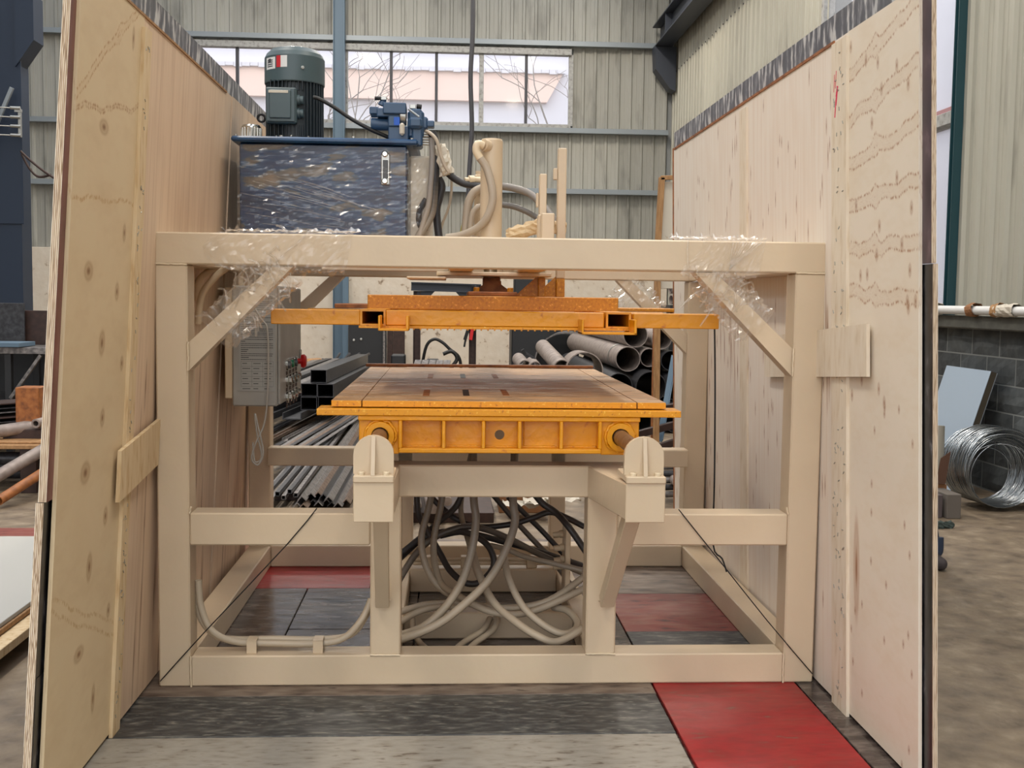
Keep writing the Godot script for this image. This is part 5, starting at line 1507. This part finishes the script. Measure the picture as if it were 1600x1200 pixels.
	for k in 5:
		st = S()
		bar(st, Vector3(-0.1 + k * 0.13, 0.12, -13.5), Vector3(-0.25 + k * 0.17, 0.28 + 0.06 * (k % 2), -13.9), 0.22, 0.01)
		put(st, "offcut", M.shade_steel, scrap)
	put(B(-0.4, 0.75, -0.1, 0.13, -14.2, -13.3), "heap_base", M.shade_steel, scrap)
	# bundles and drum left, behind the cabinet
	var rl = root("felt_roll", "tan and maroon rolls lying behind the control cabinet", "roll")
	put(rod(S(), Vector3(-1.366, 0.328, -13), Vector3(-1.001, 0.324, -13.6), 0.14, 18), "tan_roll", M.timber, rl)
	put(rod(S(), Vector3(-1.168, 0.212, -12.6), Vector3(-0.835, 0.235, -13), 0.13, 18), "maroon_roll", M.maroon, rl)
	for k in 4:
		solo(rod(S(), Vector3(-1.0 + k * 0.14, 0.0 + 0.12 * k, -13.2), Vector3(-0.75 + k * 0.16, 0.50, -14.4), 0.02, 8), "steel_bar", M.mill_dark, "thin steel bar standing askew beside the felt rolls, %s of four" % nth(k), "bar", "askew bars")
	# on the floor seen under the cross beam
	for q in [[762, 803, 0.048, 0.75, "grey round bar with a dark end, largest under the cross beam"], [720, 783, 0.030, 0.9, "short round bar, left of the largest one"], [738, 800, 0.026, 0.7, "thin pale round bar beside the largest one"], [700, 802, 0.035, 0.9, "dark round bar at the left under the cross beam"], [784, 790, 0.032, 0.9, "tan round bar right of the largest one"]]:
		st = S()
		var c = Vector3(1.02 + (q[0] - 703) * 0.00425 - 0.33, 0.02 + (805 - q[1]) * 0.003, -3.35)
		rod(st, c, c + Vector3(-0.06, 0.05, -q[3]), q[2], 18)
		solo(st, "round_bar", M.pipe if q[0] > 710 else M.mill_dark, q[4], "round bar")
	solo(B(0.55, 1.35, -0.1, -0.03, -4.2, -3.45), "sleeper", M.brown_steel, "dark plate under the round bars", "plate")
	var bx = root("carton", "brown carton printed with black characters, under the cross beam", "box")
	put(B(1.40, 1.75, -0.1, 0.22, -4.1, -3.8, 0.004), "body", M.carton, bx)
	st = S()
	for q in [[0, 0.0, 0.055, 0.012], [0.022, -0.02, 0.012, 0.06], [0.005, -0.035, 0.05, 0.01], [0.08, 0.0, 0.06, 0.012], [0.085, -0.025, 0.012, 0.045], [0.12, -0.02, 0.012, 0.05], [0.09, -0.04, 0.05, 0.01]]:
		box(st, Vector3(1.52 + q[0], 0.17 + q[1], -3.8), Vector3(1.52 + q[0] + q[2], 0.17 + q[1] + q[3], -3.797), 0.0003)
	put(st, "printed_characters", M.black, bx)
	letters("moto", Vector3(1.60, 0.10, -3.796), 0.06, M.black, bx)
	for k in 3:
		solo(crumpled_box_at(Vector3(1.42 + k * 0.14, -0.02 + 0.03 * k, -3.55), k), "paper_sheet", M.pale_paper, "crumpled pale paper in front of the carton, %s of three" % nth(k), "paper", "papers by the carton")

func letters(text, at, size, m, parent):
	var t := TextMesh.new()
	t.text = text
	t.font_size = 32
	t.pixel_size = size / 32.0
	t.depth = 0.002
	var f := SystemFont.new()
	f.font_names = PackedStringArray(["Droid Sans"])
	t.font = f
	var o = node_of(t, "lettering", m, parent)
	o.position = at
	return o

func crumpled_box_at(p, k):
	var st := S()
	st.set_smooth_group(-1)
	var rows = []
	for j in 6:
		var r = []
		for i in 8:
			r.append(p + Vector3(i * 0.035, rng.randf() * 0.035, -j * 0.035 + k * 0.05))
		rows.append(r)
	for j in 5:
		for i in 7:
			face(st, [rows[j][i], rows[j][i + 1], rows[j + 1][i + 1]], Vector3.UP)
			face(st, [rows[j][i], rows[j + 1][i + 1], rows[j + 1][i]], Vector3.UP)
	return st

func pipes_behind():
	rng.seed = 41
	var d = Vector3(-0.13, 0.035, -4.2)
	for q in [[Vector3(3.15, 0.734, -9.0), 0.148, M.pipe, "large grey steel pipe, front of the pile right of the table"], [Vector3(3.25, 1.015, -9.1), 0.148, M.pipe, "large grey steel pipe, topmost of the pile"], [Vector3(3.412, 0.752, -9.05), 0.112, M.pipe, "grey steel pipe squeezed right of the front large one"], [Vector3(3.565, 0.97, -9.1), 0.122, M.pipe, "grey steel pipe, upper right of the pile"], [Vector3(3.66, 0.72, -9.0), 0.12, M.mill_dark, "dark steel pipe, lower right of the pile"],
		[Vector3(3.02, 0.42, -8.8), 0.16, M.mill_dark, "dark pipe low at the left of the pile"], [Vector3(3.375, 0.43, -8.7), 0.18, M.mill_dark, "wide dark pipe low in the middle of the pile"], [Vector3(3.73, 0.42, -8.8), 0.17, M.mill_dark, "wide dark pipe low at the right of the pile"], [Vector3(2.95, 0.08, -8.6), 0.17, M.mill_dark, "dark pipe on the floor at the left of the pile"], [Vector3(3.30, 0.08, -8.6), 0.17, M.mill_dark, "dark pipe on the floor under the middle of the pile"], [Vector3(3.66, 0.08, -8.6), 0.17, M.mill_dark, "dark pipe on the floor at the right of the pile"]]:
		solo(pipe(S(), q[0], q[0] + d, q[1], 0.009), "steel_pipe", q[2], q[3], "pipe")
	var tie = S()
	var rp = []
	for i in 17:
		var a = TAU * i / 16.0
		rp.append(Vector3(3.13 + cos(a) * 0.15, 0.742 + sin(a) * 0.15, -9.5))
	hose(tie, rp, 0.006, 5, 1)
	solo(tie, "binding_wire", M.zinc, "pale binding wire round the front large pipe", "wire")
	solo(pipe(S(), Vector3(2.586, 0.618, -8.6), Vector3(2.7, 0.566, -10.2), 0.215, 0.012), "steel_pipe", M.pipe, "wide short grey pipe with its open end towards the table's rear edge", "pipe")
	solo(pipe(S(), Vector3(2.35, 0.633, -8.8), Vector3(2.276, 0.8, -10.6), 0.098, 0.01), "steel_pipe", M.pipe, "pale pipe pointing down at the table's rear edge", "pipe")
	solo(pipe(S(), Vector3(1.946, 0.619, -9.2), Vector3(1.944, 0.647, -10.4), 0.082, 0.01), "steel_pipe", M.pipe, "small pale pipe, leftmost beyond the table's rear edge", "pipe")
	solo(pipe(S(), Vector3(2.053, 0.617, -9), Vector3(2.082, 0.621, -10), 0.078, 0.01), "steel_pipe", M.pipe, "small pale pipe lying next to the leftmost one", "pipe")
	solo(B(1.7, 2.15, -0.1, 0.485, -10.3, -9.0, 0.01), "steel_trestle", M.shade_steel, "low dark trestle under the small pale pipes beyond the table", "trestle")
	solo(pipe(S(), Vector3(2.853, 0.44, -13.3), Vector3(2.951, 0.457, -13.75), 0.48, 0.022, 40), "steel_ring", M.mill, "big grey steel ring leaning before the dark cabinet", "ring")
	solo(B(2.05, 3.15, -0.1, 1.15, -14.6, -13.9, 0.02), "dark_cabinet", M.shade_steel, "dark steel cabinet at the back wall behind the ring", "cabinet")
	solo(B(2.15, 2.55, -0.1, 1.95, -15.4, -15.1, 0.02), "dark_cabinet", M.shade_steel, "tall dark upright box near the back wall", "cabinet")
	solo(B(2.75, 2.9, -0.1, 1.85, -15.4, -15.2, 0.02), "steel_post", M.column, "grey upright right of the dark upright box near the back wall", "post")
	var tg = root("hand_tool", "small black tool lying on the pale pipes", "tool")
	put(bar(S(), Vector3(1.972, 0.753, -9.6), Vector3(1.939, 0.808, -9.6), 0.06, 0.04), "head", M.black, tg)
	put(bar(S(), Vector3(1.971, 0.769, -9.6), Vector3(2.099, 0.691, -9.6), 0.03, 0.03), "handle", M.mill_dark, tg)
	var rk = root("pipe_rack", "thin brown steel rack post standing beside the pipe pile", "rack")
	put(B(2.888, 2.935, -0.1, 2.0, -6.04, -6.0), "post", M.rust, rk)
	put(B(2.935, 2.95, 0.30, 0.36, -6.04, -6.0), "arm", M.brown_steel, rk)
	put(B(2.888, 2.95, -0.1, -0.04, -6.3, -5.8), "foot", M.brown_steel, rk)
	solo(angle_bar(S(), Vector3(2.91, 0.183, -5.6), Vector3(3.126, 0.913, -6.1), 0.05, 0.006, 0.4), "angle_iron", M.column, "blue-grey angle iron leaning beside the rack post", "angle iron")
	for k in 3:
		solo(pipe(S(), Vector3(4.25, 1.45 + k * 0.15, -12.0 - k * 0.1), Vector3(5.2, 1.45 + k * 0.15, -12.3), 0.065, 0.008), "steel_pipe", M.pipe, ["grey pipe on the shelf by the right wall, lowest", "grey pipe on the shelf by the right wall, middle", "grey pipe on the shelf by the right wall, topmost"][k], "pipe")
	solo(B(4.2, 5.2, 1.30, 1.37, -12.5, -11.8), "steel_shelf", M.shade_steel, "dark shelf bar carrying grey pipes by the right wall", "shelf")
	for x in [4.3, 5.1]:
		put(B(x, x + 0.08, -0.1, 1.30, -12.4, -12.3), "leg", M.shade_steel, get_node("steel_shelf"))
	solo(pipe(S(), Vector3(2.729, 0.085, -4.06), Vector3(2.761, 0.053, -4.5), 0.035, 0.006), "steel_pipe", M.pipe, "short pale pipe stub seen under the right rear rail", "pipe")
	for k in 6:
		solo(rod(S(), Vector3(2.05, -0.03 + 0.045 * k, -4.1 - 0.06 * k), Vector3(3.4, -0.03 + 0.05 * k, -4.3), 0.024, 10), "steel_bar", [M.mill, M.mill_dark][k % 2], "steel bar stacked under the right rear rail, %s" % ["lowest", "second up", "third up", "fourth up", "fifth up", "topmost"][k], "bar", "stacked bars at right")
	for k in 3:
		solo(bar(S(), Vector3(2.1 + 0.15 * k, -0.07 + 0.25 * k, -5.3), Vector3(3.3, 0.28 + 0.12 * k, -5.6 - 0.1 * k), 0.05, 0.06), "timber_batten", M.brown_steel, "brown batten askew beyond the right end of the table, %s" % ["lowest", "middle one", "topmost"][k], "batten", "askew battens")
	# far timber frame by the right crate side
	var tf = root("timber_stand", "leaning timber frame beyond the far end of the right crate side", "frame")
	put(bar(S(), Vector3(2.741, 2.414, -5), Vector3(2.722, 1.905, -5), 0.03, 0.05), "stile", M.timber, tf)
	put(bar(S(), Vector3(2.722, 1.905, -5), Vector3(2.747, -0.075, -5), 0.03, 0.05), "stile", M.timber, tf)
	put(bar(S(), Vector3(2.731, 2.409, -5), Vector3(2.877, 2.417, -5), 0.03, 0.035), "rail", M.timber, tf)
	put(B(2.755, 2.948, 1.52, 2.384, -5.06, -5.03), "backing", M.pale_paper, tf)

func left_yard():
	rng.seed = 51
	var b = root("workbench", "grey steel workbench with braced legs at the far left", "bench")
	put(B(-4.6, -2.3, 0.86, 0.92, -7.2, -6.4), "bench_top", M.mill, b)
	for q in [[-3.0, -6.45], [-4.4, -6.45], [-3.0, -7.15], [-2.4, -7.15]]:
		put(B(q[0] - 0.03, q[0] + 0.03, -0.1, 0.86, q[1] - 0.03, q[1] + 0.03), "leg", M.shade_steel, b)
	put(bar(S(), Vector3(-2.98, 0.45, -6.42), Vector3(-2.7, 0.85, -6.42), 0.04, 0.03), "brace", M.mill, b)
	put(B(-4.6, -3.0, 0.40, 0.44, -7.2, -6.4), "lower_shelf", M.mill_dark, b)
	put(B(-4.6, -2.3, -0.1, 0.85, -7.4, -7.36), "back_sheet", M.shade_steel, b)
	for q in [[-3.55, -3.02, 0.92, 1.32, -6.9, M.mill_dark, "grey-blue steel sheet upright on the bench, leftmost"], [-3.20, -2.35, 0.92, 1.25, -7.0, M.brown_steel, "wide brown steel sheet upright on the bench"], [-2.82, -2.6, 1.25, 1.55, -7.1, M.maroon, "narrow maroon steel sheet standing above the wide brown one"]]:
		solo(B(q[0], q[1], q[2] - (0.33 if q[2] > 1 else 0.0), q[3], q[4] - 0.02, q[4]), "steel_sheet", q[5], q[6], "sheet")
	solo(B(-3.7, -2.85, 0.925, 0.965, -6.7, -6.3), "steel_plate", M.column, "blue-grey plate lying flat at the bench's front edge", "plate")
	for k in 6:
		solo(bar(S(), Vector3(-3.6, 0.26 + 0.035 * k, -5.1 - 0.05 * k), Vector3(-2.38, 0.36 + 0.036 * k, -5.4 + 0.06 * (k % 3)), 0.5, 0.012), "steel_sheet", [M.mill, M.mill_dark, M.brown_steel][k % 3], "sheet offcut in the slanting stack left of the brown block, %s one from the bottom" % ["first", "second", "third", "fourth", "fifth", "sixth"][k], "sheet", "stacked sheet offcuts")
	var bk = root("brown_block", "rust-brown timber block standing on end on the pallet", "block")
	put(B(-2.34, -2.16, 0.36, 0.68, -5.05, -4.85, 0.006), "block_body", M.rust, bk)
	put(B(-2.42, -2.10, 0.27, 0.355, -5.1, -4.8, 0.004), "block_base", M.brown_steel, bk)
	solo(pipe(S(), Vector3(-2.44, 0.345, -4.75), Vector3(-2.02, 0.40, -5.0), 0.05, 0.022, 20), "steel_pipe", M.pipe, "short thick-walled tan pipe lying on the left pallet", "pipe")
	solo(pipe(S(), Vector3(-2.15, 0.41, -4.75), Vector3(-2.1, 0.41, -5.4), 0.035, 0.014, 18), "steel_pipe", M.pipe, "small pipe end peeping out beside the left crate side", "pipe")
	var pl = root("pallet", "low tan timber pallet at the far left carrying blocks and pipes", "pallet")
	for k in 5:
		put(B(-4.2, -1.85, 0.24, 0.27, -5.5 + k * 0.2, -5.32 + k * 0.2), "deck_board", M.timber, pl)
	for x in [-4.0, -3.0, -2.2]:
		put(B(x, x + 0.12, -0.1, 0.239, -5.5, -4.55), "bearer", M.brown_steel, pl)
	put(B(-2.5, -1.9, 0.271, 0.285, -4.9, -4.6), "loose_board", M.timber, pl)
	solo(pipe(S(), Vector3(-2.319, 0.016, -4), Vector3(-1.981, 0.257, -4.5), 0.045, 0.008), "steel_pipe", M.pipe, "long grey pipe slanting up at the far left, upper of two", "pipe")
	solo(pipe(S(), Vector3(-2.104, -0.038, -3.9), Vector3(-1.949, 0.103, -4.4), 0.035, 0.007), "steel_pipe", M.rust, "rusty pipe with open end at the far left, below the grey pipe", "pipe")
	solo(pipe(S(), Vector3(-2.498, -0.183, -4.2), Vector3(-1.93, -0.134, -4.4), 0.04, 0.008), "steel_pipe", M.mill_dark, "dark pipe lying flat under the rusty pipe", "pipe")
	for k in 3:
		solo(pipe(S(), Vector3(-4.0, 0.0 + 0.07 * k, -4.9 + 0.1 * k), Vector3(-1.6, 0.0 + 0.07 * k, -4.95 + 0.1 * k), 0.05, 0.008), "steel_pipe", M.mill_dark, "dark pipe in the row on the floor before the left pallet, %s" % ["lowest", "middle one", "topmost"][k], "pipe", "dark pipes on the floor")
	var wp = root("white_board", "white plywood board lying on the floor at the lower left", "board")
	put(B(-2.4, -0.80, 0.035, 0.055, -2.30, -0.1, 0.002), "face_sheet", mat(Color(0.71, 0.705, 0.68), 0.6), wp)
	put(B(-2.4, -0.79, 0.012, 0.034, -2.32, -0.1, 0.002), "core_sheet", M.timber, wp)
	put(B(-2.4, -0.72, -0.03, 0.008, -2.2, -0.1, 0.002), "under_batten", M.batten, wp)
	put(B(-2.3, -0.86, -0.1, -0.03, -1.2, -1.1), "bearer", M.brown_steel, wp)
	solo(B(-3.0, -1.1, -0.1, -0.085, -3.2, -2.36), "floor_sheet", M.deck.brick, "dull reddish sheet on the floor beyond the white board", "sheet")
	for k in 2:
		var st := S()
		hose(st, [[Vector3(-3.796, 2.98, -9), Vector3(-3.714, 2.824, -9), Vector3(-3.616, 2.733, -9), Vector3(-3.474, 2.757, -9)], [Vector3(-3.79, 3.009, -8.95), Vector3(-3.68, 2.904, -8.95), Vector3(-3.541, 2.793, -8.95), Vector3(-3.415, 2.71, -8.95)]][k], 0.014, 6, 5)
		solo(st, "cable", M.brown_steel, ["dark cable drooping right from the navy column, lower", "dark cable drooping right from the navy column, upper"][k], "cable")

func right_yard():
	rng.seed = 61
	# leaning sandwich panel
	var tl = Vector3(5.33, 0.896, -5.35)
	var trp = Vector3(5.33, 0.892, -4.567)
	var down = Vector3(-0.30, -(tl.y + 0.1), 0.0)
	trp.y = tl.y
	var pn = root("sandwich_panel", "white insulated panel leaning against the grey block wall", "panel")
	var n = (trp - tl).cross(down).normalized()
	if n.x > 0:
		n = -n
	var mk = func(o0, o1, inset):
		var st := S()
		st.set_smooth_group(-1)
		var u = (trp - tl).normalized() * inset
		var c = [tl + u, trp - u, trp - u + down, tl + u + down]
		var a = c.map(func(p): return p + n * o0)
		var b = c.map(func(p): return p + n * o1)
		face(st, b, n)
		face(st, a, -n)
		for i in 4:
			var j = (i + 1) % 4
			face(st, [a[i], a[j], b[j], b[i]], (a[i] + a[j]) / 2 - (c[0] + c[2]) / 2)
		return st
	put(mk.call(0.0, 0.004, 0.0), "face_sheet", mat(Color(0.62, 0.68, 0.74), 0.25), pn)
	put(mk.call(-0.05, -0.001, 0.004), "foam_core", mat(Color(0.26, 0.23, 0.18), 0.9), pn)
	put(mk.call(-0.055, -0.051, 0.0), "rear_sheet", M.girt, pn)
	# coil of galvanised wire
	var cl = root("wire_coil", "large coil of shiny galvanised wire on the floor by the block wall", "coil")
	var c0 = Vector3(5.191, 0.237, -4.08)
	c0.x -= 0.08
	var ax = Vector3(0.02, 0.03, 1.0).normalized()
	var t = frame_at(c0 - ax, c0 + ax)
	var st := S()
	var turns = S()
	for k in 120:
		var r = 0.305 - 0.05 * absf(rng.randfn() * 0.5)
		var sh = rng.randf_range(-0.20, 0.2)
		var tilt = Vector2(rng.randf_range(-0.03, 0.03), rng.randf_range(-0.03, 0.03))
		if k % 6 == 0:
			tilt *= 2.5
		var p = []
		for i in 33:
			var a = TAU * i / 32.0
			p.append(t * Vector3(cos(a) * r, sin(a) * r * 0.97 - (0.32 - r), sh + cos(a) * tilt.x + sin(a) * tilt.y))
		hose(turns, p, 0.0038, 5, 1)
	put(turns, "wire_turns", M.galv, cl).set_meta("kind", "stuff")
	# roll of film in a carton, concrete blocks, rag
	solo(rod(S(), Vector3(4.624, 0.144, -3.95), Vector3(4.64, 0.524, -4), 0.065, 20), "film_roll", mat(Color(0.62, 0.60, 0.55), 0.25), "upright roll of clear film behind the right crate side", "roll")
	var ct = root("carton", "torn brown carton by the wire coil", "box")
	put(B(4.526, 4.699, -0.1, 0.10, -4.1, -3.9), "body", M.carton, ct)
	st = S()
	prism(st, Transform3D(Basis(), Vector3(4.604, 0.108, -3.88)), [Vector2(0, 0), Vector2(0.07, 0), Vector2(0.10, 0.24), Vector2(0.03, 0.19)], 0.006)
	put(st, "flap", mat(Color(0.36, 0.25, 0.19), 0.8), ct)
	solo(B(4.576, 4.678, -0.1, 0.075, -3.9, -3.62, 0.004), "concrete_block", mat(Color(0.42, 0.39, 0.36), 0.9), "grey concrete block in front of the torn carton, right of two", "block")
	solo(B(4.455, 4.557, -0.1, 0.065, -3.95, -3.65, 0.004), "concrete_block", mat(Color(0.35, 0.31, 0.31), 0.9), "dark grey concrete block, half hidden by the right crate side", "block")
	solo(crumple(S(), Vector3(4.342, -0.085, -3.295), Vector3(4.473, -0.085, -3.318), 0.018, 0.02), "rag", mat(Color(0.24, 0.28, 0.26), 0.9), "dark green rag on the floor in front of the concrete blocks", "rag")
	person()

func person():
	var o = root("person", "person in dark blue trousers standing mostly hidden behind the right crate side", "person", "", Vector3(3.645, -0.1, -2.25))
	var skin = Color(0.55, 0.34, 0.25)
	var jean = Color(0.035, 0.05, 0.09)
	var coat = Color(0.06, 0.065, 0.08)
	var J = func(a, b, ra, rb, c): return [a, b, ra, rb, c]
	var bones = [
		J.call(Vector3(-0.10, 0.96, 0), Vector3(-0.13, 1.18, 0), 0.13, 0.125, coat), J.call(Vector3(-0.13, 1.18, 0), Vector3(-0.15, 1.38, 0), 0.13, 0.12, coat), J.call(Vector3(-0.30, 1.40, 0), Vector3(0.0, 1.40, 0), 0.065, 0.065, coat),
		J.call(Vector3(-0.16, 0.92, 0), Vector3(-0.02, 0.92, 0), 0.11, 0.11, jean),
		J.call(Vector3(0.0, 0.90, 0), Vector3(0.10, 0.50, 0.03), 0.095, 0.066, jean), J.call(Vector3(0.10, 0.50, 0.03), Vector3(0.205, 0.12, 0), 0.066, 0.052, jean),
		J.call(Vector3(-0.18, 0.90, 0), Vector3(-0.20, 0.50, 0.03), 0.095, 0.066, jean), J.call(Vector3(-0.20, 0.50, 0.03), Vector3(-0.22, 0.12, 0), 0.066, 0.052, jean),
		J.call(Vector3(-0.33, 1.38, 0), Vector3(-0.38, 1.12, 0), 0.055, 0.045, coat), J.call(Vector3(-0.38, 1.12, 0), Vector3(-0.34, 0.90, 0.12), 0.045, 0.034, coat),
		J.call(Vector3(0.01, 1.38, 0), Vector3(0.04, 1.12, 0), 0.055, 0.045, coat), J.call(Vector3(0.04, 1.12, 0), Vector3(-0.01, 0.92, 0.14), 0.045, 0.034, coat),
		J.call(Vector3(-0.15, 1.40, 0), Vector3(-0.15, 1.52, 0.01), 0.052, 0.05, skin)]
	var st := S()
	blob(st, bones, 0.018, 28.0)
	var head = [J.call(Vector3(0, 1.60, 0.0), Vector3(0, 1.66, -0.005), 0.082, 0.088, skin), J.call(Vector3(0, 1.545, 0.035), Vector3(0, 1.57, 0.03), 0.05, 0.055, skin), J.call(Vector3(0, 1.615, 0.09), Vector3(0, 1.585, 0.108), 0.011, 0.017, skin),
		J.call(Vector3(-0.018, 1.555, 0.086), Vector3(0.018, 1.555, 0.086), 0.008, 0.008, Color(0.40, 0.18, 0.15)), J.call(Vector3(-0.085, 1.59, 0), Vector3(-0.088, 1.62, -0.005), 0.014, 0.018, skin), J.call(Vector3(0.085, 1.59, 0), Vector3(0.088, 1.62, -0.005), 0.014, 0.018, skin), J.call(Vector3(0, 1.50, 0.01), Vector3(0, 1.56, 0.01), 0.05, 0.05, skin)]
	for hb in head:
		hb[0].x -= 0.15
		hb[1].x -= 0.15
	blob(st, head, 0.008, 60.0)
	for s in [-1.0, 1.0]:
		var w = Vector3(-0.34, 0.90, 0.12) if s < 0 else Vector3(-0.01, 0.92, 0.14)
		var hb = [J.call(w, w + Vector3(0, -0.05, 0.06), 0.026, 0.03, skin)]
		for k in 4:
			var b0 = w + Vector3((k - 1.5) * 0.019, -0.055, 0.075)
			var m0 = b0 + Vector3(0, -0.02, 0.032 - 0.004 * absf(k - 1.3))
			hb.append(J.call(b0, m0, 0.0095, 0.009, skin))
			hb.append(J.call(m0, m0 + Vector3(0, -0.026, 0.010 - 0.003 * k), 0.009, 0.0075, skin))
		hb.append(J.call(w + Vector3(-0.02 * s, -0.02, 0.03), w + Vector3(-0.045 * s, -0.045, 0.065), 0.011, 0.009, skin))
		blob(st, hb, 0.0055, 170.0)
	var bm = mat(Color.WHITE, 0.8)
	bm.vertex_color_use_as_albedo = true
	put(st, "body", bm, o)
	for x in [0.205, -0.22]:
		st = S()
		hose(st, [Vector3(x, 0.165, 0), Vector3(x, 0.13, 0.004), Vector3(x, 0.10, 0.004), Vector3(x, 0.085, 0.0)], 0.068, 12, 3, jean, jean)
		put(st, "trouser_cuff", bm, o)
		st = S()
		var shoe = Color(0.06, 0.05, 0.05)
		blob(st, [J.call(Vector3(x, 0.045, -0.05), Vector3(x, 0.04, 0.14), 0.042, 0.036, shoe), J.call(Vector3(x, 0.045, -0.03), Vector3(x, 0.10, -0.01), 0.044, 0.042, Color(0.20, 0.19, 0.20))], 0.010, 50.0)
		put(st, "shoe", bm, o)
	st = S()
	blob(st, [J.call(Vector3(-0.15, 1.665, -0.02), Vector3(-0.15, 1.69, -0.02), 0.092, 0.085, Color(0.02, 0.018, 0.016)), J.call(Vector3(-0.15, 1.61, -0.055), Vector3(-0.15, 1.66, -0.04), 0.06, 0.075, Color(0.02, 0.018, 0.016))], 0.010, 60.0)
	put(st, "hair", bm, o)
	st = S()
	for x in [-0.182, -0.118]:
		rod(st, Vector3(x, 1.625, 0.076), Vector3(x, 1.625, 0.088), 0.008, 8)
	put(st, "eyes", M.black, o)

func blob(st, bones, cell, k):       # smooth union of tapered capsules, meshed with surface nets
	var f = {}
	var tint = {}
	for b in bones:
		var a: Vector3 = b[0]
		var d: Vector3 = b[1] - b[0]
		var ll = maxf(d.length_squared(), 1e-9)
		var rm = maxf(b[2], b[3]) + 3.2 * cell + 1.2 / k
		var lo = (Vector3(minf(a.x, b[1].x), minf(a.y, b[1].y), minf(a.z, b[1].z)) - Vector3.ONE * rm) / cell
		var hi = (Vector3(maxf(a.x, b[1].x), maxf(a.y, b[1].y), maxf(a.z, b[1].z)) + Vector3.ONE * rm) / cell
		for x in range(int(floor(lo.x)), int(hi.x) + 2):
			for y in range(int(floor(lo.y)), int(hi.y) + 2):
				for z in range(int(floor(lo.z)), int(hi.z) + 2):
					var p = Vector3(x, y, z) * cell
					var u = clampf((p - a).dot(d) / ll, 0, 1)
					var dist = (p - a - d * u).length() - lerpf(b[2], b[3], u)
					var e = exp(-k * clampf(dist, -0.2, 0.4))
					var key = Vector3i(x, y, z)
					f[key] = f.get(key, 0.0) + e
					if not tint.has(key) or e > tint[key][0]:
						tint[key] = [e, b[4]]
	var verts = {}
	var corner = []
	for i in 8:
		corner.append(Vector3i(i & 1, (i >> 1) & 1, i >> 2))
	for key in f:
		var inside = 0
		var val = []
		for c in corner:
			var v = f.get(key + c, 0.0)
			val.append(v)
			if v > 1.0:
				inside += 1
		if inside == 0 or inside == 8:
			continue
		var sum = Vector3.ZERO
		var n = 0
		for i in 8:
			for ax in [1, 2, 4]:
				var j = i | ax
				if j != i and (val[i] > 1.0) != (val[j] > 1.0):
					var li = -log(maxf(val[i], 1e-9))
					var lj = -log(maxf(val[j], 1e-9))
					sum += Vector3(corner[i]).lerp(Vector3(corner[j]), clampf(li / (li - lj), 0, 1))
					n += 1
		verts[key] = [(Vector3(key) + sum / n) * cell, tint[key][1]]
	st.set_smooth_group(0)
	for key in verts:
		for ax in 3:
			var e = Vector3i.ZERO
			e[ax] = 1
			var u = Vector3i.ZERO
			u[(ax + 1) % 3] = 1
			var w = Vector3i.ZERO
			w[(ax + 2) % 3] = 1
			var v0 = f.get(key, 0.0) > 1.0
			var v1 = f.get(key + e, 0.0) > 1.0
			if v0 == v1:
				continue
			var q = [key, key - u, key - u - w, key - w]
			if not (verts.has(q[1]) and verts.has(q[2]) and verts.has(q[3])):
				continue
			st.set_color(verts[key][1])
			face(st, q.map(func(c): return verts[c][0]), Vector3(e) * (1 if v0 else -1))
